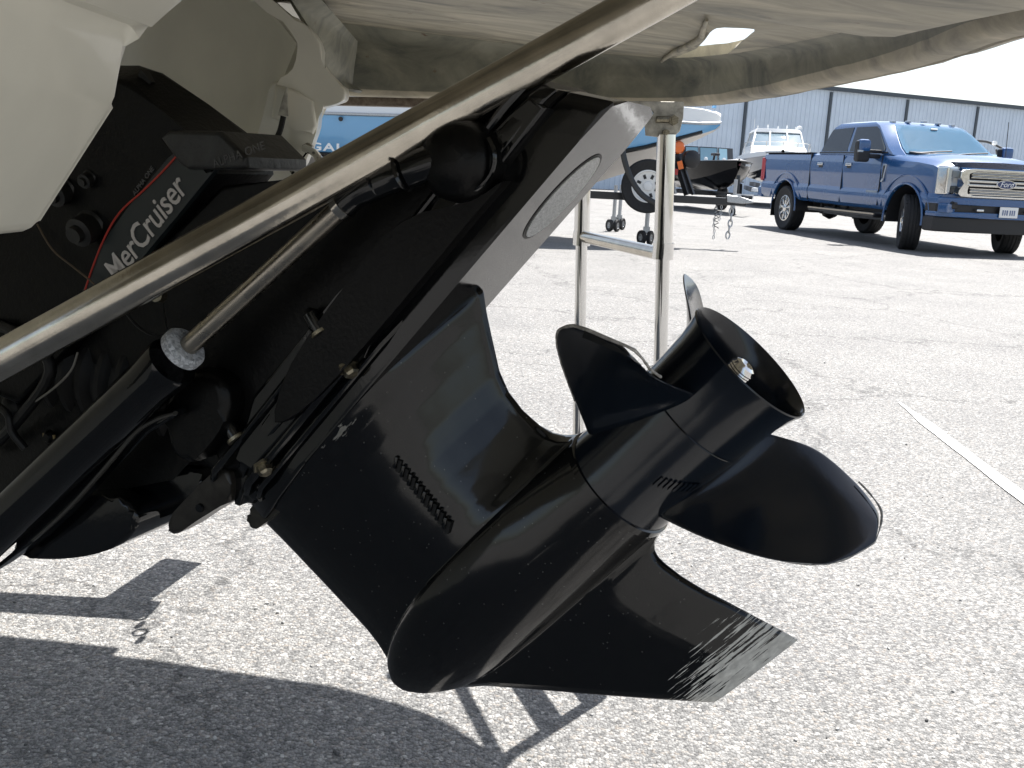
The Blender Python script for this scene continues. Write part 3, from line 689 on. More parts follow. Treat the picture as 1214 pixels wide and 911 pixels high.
# speedometer seam
tube('casting_seam', [dp(x, y, .0392-.004*i) for i, (x, y) in enumerate([(532, 620), (520, 632), (498, 650), (480, 664)])], .0007, M_black, drive, 6)

# upper cover with decal
cov = [(126, 90), (151, 99), (190, 130), (226, 160), (246, 174), (250, 206), (112, 378), (20, 480), (-80, 440), (-60, 200), (40, 90)]
co = [Vector(pl(x, y, .062)) for x, y in cov]
def cov_far(p):
    t = min(1, max(0, (p[1]+.56)/.11)); return Vector((p[0]+(.018*(1-t) if p[0] > -.30 else 0), p[1], -(.030-.060*t)))
slab('top_cover', co, cov_far, lambda p: Vector((p[0], p[1], -.062)), M_black2, drive, .005, 3)
box('cover_slot', dp(176, 94, .044), (.006, .016, .010), M_rubber, drive)
# vent slot, lip plate, aft lip
e0 = dp(165, 90, .0); 
lip = [(226, 166), (236, 157), (296, 158), (326, 188), (326, 200), (318, 202), (258, 202), (248, 196)]
dslab('cover_lip', lip, -.02, .070, mat('scuffed_grey_plastic', (.022, .023, .023), .42, var=.5, vscale=80, bump=.4, bscale=160), drive, .03, .005, 3)
text('cover_lettering', 'ALPHA ONE', .010, dp(283, 184, .0705), (1, 0.62, 0), (.62, -1, 0), mat('faded_lettering', (.09, .09, .09), .6), drive, spacing=1.1)
# decal panel
dc = [(214, 176), (244, 206), (246, 212), (130, 352), (100, 386), (84, 372), (106, 330), (122, 290), (140, 262), (168, 226)]
M_decal = mat('dark_green_decal', (.014, .020, .022), .3)
M_stripe = mat('red_stripe', (.42, .035, .02), .4)
dslab('decal_panel', dc, .058, .0645, M_decal, drive, .0645, .0008, 1, sm=3)
st = smooth_poly([dp(x, y, .0652) for x, y in ((217, 176), (196, 200), (170, 226), (142, 252), (124, 282), (108, 322), (92, 372))], 5, False)
tube('red_pinstripe', st, .0009, M_stripe, drive, 6, flat=1)
M_letter = mat('silver_lettering', (.52, .49, .46), .4)
ta, tb = dp(136, 322, .0652), dp(216, 214, .0652)
xa = (tb-ta).normalized(); ya = Vector((0, 0, -1)).cross(xa) * 1.0
ln = (tb-ta).length
text('mercruiser_lettering', 'MerCruiser', .0335, (ta+tb)/2+xa*(-.004), xa, ya, M_letter, drive, offset=.0003, sx=.84, spacing=.97)
text('model_lettering', 'ALPHA ONE', .0065, dp(170, 215, .0632), xa, ya, mat('dim_lettering', (.10, .10, .10), .5), drive)
# hose fittings on the cover
for (x, y, r, h) in ((76, 226, .012, .02), (108, 268, .014, .026), (106, 212, .007, .012)):
    lathe('hose_fitting', [(0, h), (r*.55, h), (r*.6, h*.75), (r, h*.7), (r, h*.1), (r*1.15, 0), (0, 0)], dp(x, y, .062), (-.2, .3, -1), mat('dark_fitting', (.014, .014, .013), .4, .2), drive, 20)
tube('fuel_line', smooth_poly([dp(44, 266, .066), dp(62, 296, .07), (dp(86, 316, .07)), dp(106, 332, .072), dp(128, 352, .072)], 4, False), .0009, mat('brown_line', (.10, .07, .04), .5), drive, 6)
tube('ground_wire', smooth_poly([dp(92, 418, .085), dp(84, 440, .088), dp(62, 462, .086), dp(36, 480, .08)], 4, False), .0011, mat('grey_wire', (.16, .15, .13), .5), drive, 6)
tube('shift_cable', smooth_poly([dp(150, 372, .09), dp(164, 388, .09), dp(184, 398, .092), dp(208, 392, .09), dp(236, 396, .085)], 4, False), .0013, M_rubber, drive, 6)
lathe('brass_fitting', [(0, .01), (.006, .01), (.007, 0), (0, 0)], dp(190, 350, .09), (.3, .2, -1), M_bolt, drive, 12)

# trim cylinder
C1 = .112
tcyl_s, tcyl_e = dp(-60, 680, C1), dp(205, 428, C1)
rod_e = dp(404, 246, C1-.012)
ax = (tcyl_e-tcyl_s).normalized()
cyl = tube('trim_cylinder', [tcyl_s, tcyl_s.lerp(tcyl_e, .35), tcyl_e-ax*.03, tcyl_e-ax*.004, tcyl_e], [.0235, .0235, .0225, .0240, .0232], M_black, drive, 28)
rax = (rod_e-dp(232, 404, C1)).normalized()
lathe('end_cap', [(.0062, .004), (.0175, .004), (.0198, .001), (.0198, -.006)], dp(219, 412, C1), rax, M_cap, drive, 30)
tube('trim_rod', [dp(222, 412, C1), rod_e], .0085, mat('dull_stainless_rod', (.36, .33, .28), .28, 1.0, rvar=.1, vscale=60), drive, 20)
lathe('rod_collar', [(.0085, -.004), (.0115, -.003), (.0125, .004), (0, .004)], rod_e, rax, M_steel, drive, 20)
re2 = dp(440, 214, C1-.016); re3 = dp(520, 190, .085)
tube('rod_clevis', smooth_poly([rod_e, dp(425, 228, C1-.014), dp(470, 208, .09), re3], 4, False), [.0115]*5+[.013]*4+[.015]*4, M_black, drive, 16)
for x, y in ((447, 212), (478, 204)): lathe('clevis_ring', [(.0135, -.0015), (.016, 0), (.0135, .0015)], dp(x, y, .094), dp(x+30, y-12, .094)-dp(x, y, .094), M_black, drive, 20)
lathe('pivot_boss', [(0, .022), (.010, .0215), (.019, .0185), (.0265, .012), (.031, .003), (.033, -.01), (.034, -.04)], dp(540, 190, .078), (0, 0, -1), M_black2, drive, 36)
tube('pivot_rim', [dp(540+46*cos(t), 188+42*sin(t), .082) for t in np.linspace(-.6, 2.4, 18)], .0022, M_black, drive, 8)
tube('circlip', smooth_poly([dp(380, 242, .1), dp(376, 238, .1), dp(384, 236, .1), dp(388, 240, .1)], 3, False), .0012, M_chrome, drive, 6)
# lower cylinder guard: polished black lip, edge highlight painted as a paler strip
gl = [(-30, 690), (24, 648), (62, 596), (104, 548), (138, 508), (160, 490), (206, 487), (208, 494), (186, 500), (160, 516), (120, 562), (80, 606), (44, 640), (0, 672)]
dslab('cylinder_guard', gl, .084, .100, M_black, drive, .10, .005, 4)
tube('guard_highlight', smooth_poly([dp(x, y, .101) for x, y in ((208, 490), (186, 497), (160, 514), (120, 560), (80, 604), (40, 640))], 4, False), [.0035]*21, mat('worn_highlight_edge', (.10, .095, .085), .25, .6), drive, 8, flat=.6)
# gimbal ring, bell housing, bellows: the dark castings between transom and drive
gh = [(-120, 330), (60, 300), (180, 330), (262, 400), (330, 430), (300, 560), (262, 560), (236, 560), (204, 545), (150, 556), (60, 600), (-120, 680)]
dslab('gimbal_housing', gh, -.06, .045, M_black2, drive, .045, .02, 5)
bh = [(205, 452), (232, 440), (262, 452), (270, 480), (262, 510), (238, 540), (224, 550), (204, 538), (196, 500)]
dslab('bell_housing_ear', bh, .02, .082, M_black2, drive, .08, .010, 4, sm=3)
lb = [(14, 656), (28, 628), (60, 596), (120, 588), (146, 594), (158, 608), (160, 622), (142, 646), (100, 660), (50, 663)]
dslab('gimbal_lobe', lb, .0, .072, M_black, drive, .072, .016, 5, sm=3)
l2 = [(110, 560), (170, 548), (222, 552), (236, 566), (240, 576), (228, 596), (198, 612), (160, 618), (110, 600)]
dslab('gimbal_lobe', l2, -.03, .035, M_black, drive, .035, .016, 5, sm=3)
l3 = [(262, 556), (272, 566), (272, 594), (262, 600), (236, 616), (208, 634), (199, 630), (199, 616), (222, 590), (246, 566)]
dslab('thrust_plate', l3, .03, .058, mat('worn_black_casting', (.035, .032, .028), .3, .5, var=.6, vscale=40), drive, .058, .008, 4, sm=3)
lathe('plate_screw', [(0, .003), (.004, .003), (.0045, 0), (0, 0)], dp(238, 602, .0585), (0, 0, -1), M_black, drive, 12)
l4 = [(296, 604), (318, 582), (336, 600), (326, 612), (312, 622), (300, 629), (293, 624), (293, 614)]
dslab('water_pickup_fin', l4, .018, .036, mat('worn_fin', (.04, .037, .03), .3, .4, var=.5, vscale=60), drive, .036, .006, 4, sm=3)
l5 = [(262, 545), (300, 540), (318, 580), (300, 600), (284, 600), (268, 590), (258, 568)]
dslab('flange_nose', l5, -.03, .05, M_black, drive, .05, .014, 5, sm=3)
# exhaust bellows
ba, bb = dp(40, 420, .0), dp(250, 470, .0); bx = (bb-ba); n_ = 40
lathe('bellows', [((.058 if i % 4 in (0, 1) else .050), bx.length*i/n_) for i in range(n_+1)], ba, bx, M_rubber, drive, 32)
for (x, y, r) in ((14, 482, .012), (44, 432, .006), (60, 518, .007)):
    lathe('housing_plug', [(0, .006), (r*.6, .006), (r, .003), (r*1.1, 0), (0, 0)], dp(x, y, .05), (0, 0, -1), M_black2, drive, 18)
box('grease_tag', dp(58, 517, .052), (.016, .004, .002), mat('brass_tag', (.35, .26, .12), .5), drive, Matrix.Rotation(R(50), 3, 'Z'))
# hydraulic hoses
tube('trim_hose', smooth_poly([dp(-20, 380, .06), dp(30, 400, .075), dp(60, 440, .08), dp(20, 500, .075), dp(-20, 540, .06)], 5, False), .006, M_rubber, drive, 10)
tube('trim_hose', smooth_poly([dp(-20, 470, .07), dp(8, 490, .08), dp(14, 512, .08), dp(30, 532, .075)], 5, False), .004, M_rubber, drive, 10)

# propeller: hub (part) > blades, shaft
RHb = .0525
hubprof = [(.050, -.150), (.0515, -.149), (.0512, -.140), (.0500, -.125), (.0498, -.09), (.0508, -.045), (.0525, -.02), (.0555, -.006), (.0578, .001), (.0572, .0022), (.0560, .001), (.0525, -.008), (.0490, -.025), (.047, -.06), (.046, -.10), (.010, -.102)]
prop = lathe('propeller', hubprof, (0, 0, 0), (1, 0, 0), M_prop, drive, 72, angle=40)
lathe('hub_seam', [(.0512, -.0605), (.0517, -.0600), (.0512, -.0595)], (0, 0, 0), (1, 0, 0), M_black, prop, 64)
lathe('thrust_ring', [(.0515, -.156), (.0535, -.155), (.0535, -.149), (.0505, -.148)], (0, 0, 0), (1, 0, 0), M_black, drive, 64)
ths = [(.013, -.102), (.013, -.066), (.0095, -.065), (.0095, -.036)]
for i in range(9): ths += [(.0106, -.036+.0022*i), (.0098, -.0349+.0022*i)]
ths = [(r_, h_+(.011 if h_ > -.06 else 0)) for r_, h_ in ths]; ths += [(.0088, -.0035), (.006, -.0020), (.004, -.0035), (0, -.0035)]
lathe('propeller_shaft', ths, (0, 0, 0), (1, 0, 0), M_chrome, prop, 24)
lathe('locking_tab', [(.012, -.03), (.019, -.030), (.020, -.027), (.012, -.025)], (0, 0, 0), (1, 0, 0), M_chrome, prop, 8)
bm = bmesh.new()
for k in range(3):
    th = 2*PI*k/3+.5; bm_box(bm, Vector((-.07, 0, 0))+Vector((0, cos(th), sin(th)))*.030, (.05, .036, .006), Matrix.Rotation(th, 3, 'X'), .001)
finish('hub_web', bm, M_prop, prop)
TH0, PIT, RAKE, SKEW, RMAX = 1.491, .637, .27, -1.096, .163
rk = [0, .33, .66, .88, 1]; lek = [-.131, -.118, -.101, -.084, -.067]; tek = [-.034, -.028, -.032, -.038, -.045]
def cr(x, xs, ys):   # smooth interpolation
    x = min(max(x, 0), 1); i = min(len(xs)-2, max(0, int(np.searchsorted(xs, x)-1))); h = xs[i+1]-xs[i]; t = (x-xs[i])/h
    sl = lambda k: (ys[min(k+1, len(xs)-1)]-ys[max(k-1, 0)])/(xs[min(k+1, len(xs)-1)]-xs[max(k-1, 0)])
    m0, m1 = sl(i)*h, sl(i+1)*h
    return float((2*t**3-3*t*t+1)*ys[i]+(t**3-2*t*t+t)*m0+(-2*t**3+3*t*t)*ys[i+1]+(t**3-t*t)*m1)
def shape_edge(k, uu, le, te):
    ww = te-le; e_ = max(0, (uu-.90)/.10)
    if k == 1:
        le += ww*.04*e_**3; te -= .0125*sin(PI*min(1, uu*1.05))**1.3+ww*.62*e_**2.2
        te += .0011*noise.noise(Vector((uu*34, 2, 0)))*(uu > .55)
        return le, te
    return le+ww*.47*e_**3, te-ww*.47*e_**3
def blade_bm(k):
    bm = bmesh.new(); NR, NC = 40, 26; top = []; bot = []
    for i in range(NR+1):
        u = i/NR; u = 1-(1-u)**1.25; r = .0475+(RMAX-.0475)*u; uu = max(0, (r-.052)/(RMAX-.052))
        le, te = cr(uu, rk, lek), cr(uu, rk, tek); le, te = shape_edge(k, uu, le, te); rt_, rb2 = [], []
        th_max = interp(uu, [0, .3, 1], [.0085, .0048, .0022])+.006*math.exp(-((r-.05)/.006)**2)
        for j in range(NC+1):
            v = .5-.5*cos(PI*j/NC); a = le+(te-le)*v
            # cup at the trailing edge
            th = TH0-k*2*PI/3+2*PI*(a+.075)/PIT+SKEW*(r-.052)
            th_c = -.0*v
            aa = a+RAKE*(r-.052)
            # local normal approx (helicoid)
            tdir = Vector((0, -sin(th), cos(th)))            # d/dtheta in (c,l)->(y=c?)
            e_r = (cos(th), sin(th))
            P = Vector((aa, r*e_r[1], -r*e_r[0]))
            dth = 2*PI/PIT
            tang = Vector((1, r*dth*cos(th), r*dth*sin(th))).normalized()
            rad = Vector((RAKE, sin(th)+r*SKEW*cos(th), -cos(th)+r*SKEW*sin(th))).normalized()
            n = tang.cross(rad).normalized()
            t = th_max*sqrt(max(0, 4*v*(1-v)))*.5*(1 if u < .97 else sqrt(max(0, (1-u)/.03)))+.0004
            cup = .006*max(0, (v-.80)/.2)**2*uu
            P = P+n*cup
            rt_.append(bm.verts.new(P+n*t)); rb2.append(bm.verts.new(P-n*t))
        top.append(rt_); bot.append(rb2)
    for g_ in (top, bot):
        for i in range(NR):
            for j in range(NC): bm.faces.new((g_[i][j], g_[i][j+1], g_[i+1][j+1], g_[i+1][j]))
    for i in range(NR):
        for j in (0, NC): bm.faces.new((top[i][j], top[i+1][j], bot[i+1][j], bot[i][j]))
    for j in range(NC): bm.faces.new((top[NR][j], top[NR][j+1], bot[NR][j+1], bot[NR][j])); bm.faces.new((top[0][j], top[0][j+1], bot[0][j+1], bot[0][j]))
    return bm
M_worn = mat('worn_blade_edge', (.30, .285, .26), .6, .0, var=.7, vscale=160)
def blade_pt(k, uu, v):
    r = .052+(RMAX-.052)*uu; le, te = cr(uu, rk, lek), cr(uu, rk, tek); le, te = shape_edge(k, uu, le, te)
    a = le+(te-le)*v; th = TH0-k*2*PI/3+2*PI*(a+.075)/PIT+SKEW*(r-.052); aa = a+RAKE*(r-.052)
    return Vector((aa, r*sin(th), -r*cos(th)))
for k in (0, 1, 2):
    b_ = finish('blade', blade_bm(k), M_prop, prop, angle=60)
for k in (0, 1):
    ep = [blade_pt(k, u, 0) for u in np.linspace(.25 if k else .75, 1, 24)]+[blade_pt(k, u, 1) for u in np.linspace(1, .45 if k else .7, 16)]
    tube('worn_highlight_edge', ep, [((.0009 if k else .0004)+.0012*abs(noise.noise(p*60))) for p in ep], M_worn, prop, 6)
# relief marks cast on the hub
for k in range(9):
    th = .42+.075*k; p = Vector((-.105+.0015*k, RHb*.975*sin(th), -RHb*.975*cos(th)))
    bm = bmesh.new(); bm_box(bm, p*1.0, (.010, .0022, .0012), Matrix.Rotation(th, 3, 'X')); finish('relief_mark', bm, M_prop, prop)

# ------------------------------------------------------------------ trailer under our boat (mostly hidden)
tr = empty('boat_trailer', (-1.2, 2.2, 0)); tag(tr, 'black trailer crossbar with lamp plate behind the drive, casting the thin shadow at lower left', 'trailer'); TL = Local(tr)
zt_ = .50
def shadow_src(px, py, z): p = onz(px, py, 0); return Vector((p.x-SX*z, p.y-SY*z, z))
a = shadow_src(0, 714, zt_); b = shadow_src(178, 724, zt_); a2 = a+(a-b)*2.0
bm = bmesh.new(); d = (b-a2); bm_box(bm, (a2+b)/2, (d.length, .07, .07), Vector((1, 0, 0)).rotation_difference(d.normalized()).to_matrix(), .004); finish('crossbar', bm, M_darkmetal, TL)
p = shadow_src(172, 700, zt_); bm = bmesh.new(); bm_box(bm, p+Vector((0, .05, .0)), (.10, .26, .03), Matrix.Rotation(R(-12), 3, 'Z'), .004); finish('lamp_plate', bm, M_darkmetal, TL)
box('upright', a2+Vector((.3, 0, -.22)), (.06, .06, .45), M_darkmetal, TL)
box('upright', a2+Vector((.9, 0, -.22)), (.06, .06, .45), M_darkmetal, TL) if False else None
for k in range(4):
    q = shadow_src(166, 732+k*9, zt_); q.z -= 0
    bm = bmesh.new(); bm_lathe(bm, [(.014+.004*cos(t), .004*sin(t)) for t in np.linspace(0, 2*PI, 6, endpoint=False)], q, (1, 0, 0) if k % 2 else (0, .4, 1), 12, True); finish('chain_link', bm, M_galv, TL)

# ------------------------------------------------------------------ boat hull builder for the yard
def yard_hull(name, parent, stations, bands, closed_top=True, deck=None):
    """stations: (x, halfbeam, keel z, chine z, sheer z, deck z); bands: materials for bottom, side, gunwale"""
    def ring(st):
        x, w, zk, zc, zs, zd = st
        return [(x, 0, zk), (x, w*.80, zc), (x, w*.95, zc+(zs-zc)*.5), (x, w, zs), (x, w*.96, zd)]
    R_ = [ring(s) for s in stations]; segs = [(0, 1, bands[0], 'hull_bottom'), (1, 3, bands[1], 'hull_side'), (3, 4, bands[2], 'gunwale')]
    for j0, j1, m_, nm in segs:
        bm = bmesh.new()
        for sg in (1, -1):
            V = [[bm.verts.new((p[0], sg*p[1], p[2])) for p in r[j0:j1+1]] for r in R_]
            for a, b in zip(V, V[1:]):
                for i in range(len(a)-1): bm.faces.new((a[i], a[i+1], b[i+1], b[i]))
            if sg == 1: V1 = V
        bmesh.ops.remove_doubles(bm, verts=bm.verts[:], dist=1e-4)
        # transom
        finish(nm, bm, m_, parent, angle=60)
    bm = bmesh.new(); r = R_[0]; bm.faces.new([bm.verts.new(p) for p in r]+[bm.verts.new((p[0], -p[1], p[2])) for p in r[:0:-1]]); finish('transom', bm, bands[1], parent, smooth=False)
    bm = bmesh.new(); prev = None
    for r in R_:
        a, b = bm.verts.new(r[4]), bm.verts.new((r[4][0], -r[4][1], r[4][2]+.0)); m_ = bm.verts.new((r[4][0], 0, r[4][2]+.04))
        if prev: bm.faces.new((prev[0], prev[2], m_, a)); bm.faces.new((prev[2], prev[1], b, m_))
        prev = (a, b, m_)
    finish('deck', bm, deck or bands[2], parent, angle=60)
def wheel(name, parent, c, r, w, axis, rim_r, rimmat, spokes=8, seg=32, tread=False):
    c = Vector(c); axis = Vector(axis).normalized()
    hw = w/2
    ty = lathe(name, [(rim_r, -hw*.8), (r*.93, -hw), (r*.985, -hw*.86), (r, -hw*.6), (r, hw*.6), (r*.985, hw*.86), (r*.93, hw), (rim_r, hw*.8), (rim_r*.96, hw*.5), (rim_r*.96, -hw*.5)], c, axis, M_tyre, parent, seg, True)
    rimo = lathe('rim', [(rim_r, hw*.78), (rim_r*.93, hw*.80), (rim_r*.88, hw*.45), (rim_r*.3, hw*.35), (rim_r*.26, hw*.62), (rim_r*.12, hw*.68), (0, hw*.68)], c, axis, rimmat, ty, seg)
    bm = bmesh.new(); a = Vector((0, 0, 1)) if abs(axis.z) < .9 else Vector((1, 0, 0)); n = (a-axis*a.dot(axis)).normalized(); b = axis.cross(n)
    for k in range(spokes):
        t = 2*PI*(k+.5)/spokes; d = n*cos(t)+b*sin(t); e = axis.cross(d)
        m3 = Matrix((d, e, axis)).transposed()
        bm_box(bm, c+d*(rim_r*.60)+axis*(hw*.42), (rim_r*.26, rim_r*.17, hw*.12), m3)
    finish('rim_hole', bm, M_plastic, ty)
    return ty

# ---- blue and white runabout on its trailer
S81 = 14.2
rg = empty('runabout', (0, 14.3, 0)); tag(rg, 'light blue and white runabout with dark stripe, bow pointing right above the trailer tongue', 'boat')
hx = [( -3.9, 1.15, .62, .98, 1.50, 1.76), (-2.0, 1.2, .62, .98, 1.53, 1.80), (0, 1.2, .62, 1.02, 1.58, 1.84), (1.0, 1.05, .80, 1.14, 1.62, 1.86), (1.6, .85, 1.02, 1.28, 1.65, 1.86), (2.05, .60, 1.28, 1.42, 1.66, 1.86), (2.4, .36, 1.46, 1.53, 1.67, 1.85), (2.62, .16, 1.58, 1.61, 1.69, 1.82), (2.70, .02, 1.65, 1.67, 1.71, 1.79)]
yard_hull('runabout', rg, hx, (mat('beige_hull_bottom', (.55, .52, .48), .35), M_sky, M_whiteboat))
tube('rub_rail', [(x, -(w+.012), zs) for x, w, zk, zc, zs, zd in hx], .02, M_galv, rg, 6)
tube('dark_stripe', [(x, -(w*.84+.008), zc+.03) for x, w, zk, zc, zs, zd in hx[:-2]], .03, M_blackboat, rg, 6)
gp = at(375, 174.5, 13.08); text('hull_lettering', 'REGAL', .135, (gp.x, gp.y-14.3, gp.z), (1, 0, .005), (0, 0, 1), M_white, rg, extrude=.006, offset=.003, sx=1.6, spacing=1.15)
lathe('drain_fitting', [(0, .01), (.03, .01), (.03, 0), (0, 0)], (-2.35, -1.21, 1.46), (0, -1, 0), M_plastic, rg, 10)
wsb = [(1.15, -.72, 1.88), (.2, -.98, 1.88), (-.7, -1.0, 1.86), (-.75, -.9, 2.24), (.1, -.88, 2.28), (.75, -.6, 2.26)]
# (windscreen sits hidden behind our platform from here)
bm = bmesh.new()
for sg in (1, -1):
    v = [bm.verts.new((x, y*sg, z)) for x, y, z in wsb]; bm.faces.new((v[0], v[1], v[4], v[5])); bm.faces.new((v[1], v[2], v[3], v[4]))
    if sg == 1: k0 = v
    else: bm.faces.new((k0[0], v[0], v[5], k0[5]))
finish('windscreen', bm, M_bglass, rg, smooth=False)
lathe('bow_lamp', [(0, .05), (.03, .04), (.03, 0), (0, 0)], (2.6, 0, 1.9), (0, 0, 1), M_sky, rg, 10)
# trailer
bt = empty('boat_trailer', (0, 13.9, 0)); tag(bt, 'black boat trailer with spare wheel, winch post and hanging chains under the light blue runabout', 'trailer')
BTL = bt; YT = 0.0
def tp(px, py, y=13.9): p = at(px, py, y); return Vector((p.x, p.y-13.9, p.z))
tz = tp(800, 236).z
box('tongue', ((-3.6+tp(884, 236).x)/2, 0, tz), (tp(884, 236).x+3.6, .10, .10), M_darkmetal, bt, None, .01)
slab('coupler', [(862, 231), (876, 233), (893, 238), (893, 241), (880, 242), (862, 240)], lambda p: tp(p[0], p[1], 13.83), lambda p: tp(p[0], p[1], 13.97), M_galv, bt, .01)
for sy in (-.75, .75): box('side_rail', (-2.0, .35+sy, tz-.02), (5.6, .07, .1), M_darkmetal, bt, None, .008)
for x in (-3.6, -1.8, .2): box('crossmember', (x, .35, tz-.09), (.08, 1.7, .07), M_darkmetal, bt)
for sy in (-.5, 1.2): box('bunk', (-1.6, .35+sy-.35, tz+.10), (3.4, .12, .08), M_int, bt)
for sy in (-.80, 1.5):
    wheel('wheel', bt, (-2.6, sy, .34), .34, .2, (0, -1 if sy < 0 else 1, 0), .19, M_galv)
sc_ = tp(768, 221, 13.55)
sw = wheel('spare_wheel', bt, sc_, .355, .21, (-.12, -1, 0), .215, M_white, 8, 40)
box('spare_bracket', (sc_.x-.1, -.12, tz+.1), (.06, .3, .25), M_darkmetal, bt)
# winch post
a, b = tp(815, 231), tp(800, 183)
tube('winch_post', [a, b], .05, M_darkmetal, bt, 4); tube('winch_brace', [tp(801, 230), tp(796, 205)], .018, M_galv, bt, 6)
tube('winch_post', [tp(822, 231), tp(808, 190)], .025, M_darkmetal, bt, 4)
lathe('orange_roller', [(0, .08), (.07, .07), (.088, .04), (.088, -.04), (.07, -.07), (.0, -.08)], tp(804, 175), (0, -1, 0), M_orange, bt, 18)
lathe('winch_drum', [(0, .10), (.07, .09), (.12, .05), (.12, -.04), (.0, -.08)], tp(819, 189), (.3, -1, 0), M_plastic, bt, 18)
box('orange_reflector', tp(806.5, 196, 13.83), (.07, .02, .11), M_orange, bt, Matrix.Rotation(R(-18), 3, 'Y'))
box('red_reflector', tp(801, 204, 13.86), (.06, .02, .08), M_red, bt)
tube('guard_strap', smooth_poly([tp(738, 178, 13.3), tp(742, 196, 13.3), tp(750, 216, 13.3), tp(762, 232, 13.3), tp(780, 243, 13.3)], 4, False), .038, M_darkmetal, bt, 8, flat=.4)
# chains: links
def chain(p0, n, r, swing):
    for k in range(n):
        q = p0+Vector((swing*sin(k*.8), 0, -k*r*1.55))
        bm = bmesh.new(); bm_tube(bm, [q+Vector((r*.55*cos(t)*(1 if k % 2 else .25), r*.55*cos(t)*(.25 if k % 2 else 1), r*sin(t))) for t in np.linspace(0, 2*PI, 11)], r*.22, 5, False); finish('chain_link', bm, M_galv, bt)
chain(tp(849, 243), 12, .026, .01); chain(tp(855, 242), 6, .026, .012); chain(tp(867, 244), 6, .052, .012)
tube('coiled_cable', [tp(849+3*sin(i*1.3), 243+i*1.35, 13.85) for i in range(22)], .006, M_plastic, bt, 5)
# jack wheels
for (x, y, D, yt) in ((766, 278, 14.0, 243), (727, 268, 16.6, 232), (734, 262, 17.2, 232)):
    top = at(x, yt, D)-Vector((0, 13.9, 0)); g = at(x, y, D); bx_ = Vector((g.x, g.y-13.9, .10))
    tube('jack_leg', [(bx_.x, bx_.y, tz+.1), (bx_.x, bx_.y, .2)], .03, M_galv, bt, 8)
    for s in (-.06, .06): wheel('jack_wheel', bt, (bx_.x+s, bx_.y, .10), .10, .05, (1 if s > 0 else -1, -.5, 0), .05, M_galv, 4, 16)
    box('jack_fork', (bx_.x, bx_.y, .2), (.09, .06, .1), M_galv, bt)

# ---- black fishing boat, bow on
fb_p = at(852, 230, 26); fb_ = empty('fishing_boat', (fb_p.x, 26+2.6, 0), R(-82)); tag(fb_, 'black aluminium fishing boat with three pane windscreen, bow towards the yard', 'boat')
hx = [(-2.6, .92, .55, .72, 1.22, 1.27), (-.5, .95, .55, .74, 1.24, 1.29), (1.2, .88, .58, .82, 1.27, 1.32), (2.1, .62, .66, .95, 1.30, 1.34), (2.6, .34, .82, 1.1, 1.32, 1.36), (2.85, .05, 1.1, 1.2, 1.34, 1.37)]
yard_hull('fishing_boat', fb_, hx, (M_blackboat, M_blackboat, M_darkmetal), deck=M_int)
tube('gunwale_rail', [(x, w+.01, zs+.02) for x, w, zk, zc, zs, zd in hx]+[(x, -w-.01, zs+.02) for x, w, zk, zc, zs, zd in hx[::-1]], .02, M_darkmetal, fb_, 6)
for y0, y1, t in ((-.80, -.28, .10), (-.26, .26, 0), (.28, .80, .10)):
    x0 = .45; 
    for nm, m_, th, inset in (('windscreen_frame', M_darkmetal, .02, 0), ('windscreen_pane', M_bglass, .026, .025)):
        a, b = y0+inset, y1-inset; xa0 = x0-(abs(a) > .5)*.28; xb0 = x0-(abs(b) > .5)*.28
        slab(nm, [(a, 1.30+inset), (b, 1.30+inset), (b, 1.72-inset), (a, 1.72-inset)], lambda p: Vector(((xa0 if p[0] == a else xb0)-(p[1]-1.3)*.35-th/2, p[0], p[1])), lambda p: Vector(((xa0 if p[0] == a else xb0)-(p[1]-1.3)*.35+th/2, p[0], p[1])), m_, fb_)
box('trolling_motor', (2.0, -.35, 1.50), (.35, .14, .07), M_plastic, fb_, None, .02); tube('trolling_shaft', [(1.9, -.35, 1.36), (1.95, -.35, 1.5)], .03, M_plastic, fb_, 8)
box('bow_sticker', (2.66, .24, 1.26), (.02, .26, .05), M_whiteboat, fb_, Matrix.Rotation(R(-28), 3, 'Z'))
box('bow_sticker', (2.70, .10, 1.26), (.02, .07, .05), M_red, fb_, Matrix.Rotation(R(-28), 3, 'Z'))
for y in (-.4, .1, .45): lathe('deck_fitting', [(0, .07), (.04, .06), (.05, 0), (0, 0)], (1.4, y, 1.36), (0, 0, 1), M_whiteboat, fb_, 10)
ft_ = empty('boat_trailer', (fb_p.x, 26+2.6, 0), R(-82)); tag(ft_, 'small trailer with silver jack below the black fishing boat', 'trailer')
box('tongue', (2.6, 0, .48), (2.6, .09, .09), M_darkmetal, ft_); 
for s in (-1, 1):
    box('side_rail', (-.8, .6*s, .48), (4.4, .07, .09), M_darkmetal, ft_); wheel('wheel', ft_, (-.9, .95*s, .32), .32, .2, (0, s, 0), .18, M_galv)
    box('fender', (-.9, .95*s, .70), (.8, .24, .03), M_darkmetal, ft_, None, .01)
for x in (-2.6, -.9, 1.2): box('crossmember', (x, 0, .47), (.07, 1.3, .07), M_darkmetal, ft_)
tube('jack', [(3.2, -.16, .9), (3.2, -.16, .18)], .045, M_galv, ft_, 10); lathe('jack_wheel', [(0, .03), (.1, .03), (.1, -.03), (0, -.03)], (3.2, -.16, .10), (0, 1, 0), M_plastic, ft_, 14)
tube('winch_post', [(2.95, 0, .5), (2.9, 0, 1.0)], .05, M_darkmetal, ft_, 6); lathe('fuel_bottle', [(0, .1), (.08, .09), (.09, 0), (0, 0)], (3.0, .42, .62), (0, 0, 1), M_white, ft_, 12)
box('number_board', (3.35, .05, .50), (.02, .45, .10), M_white, ft_)

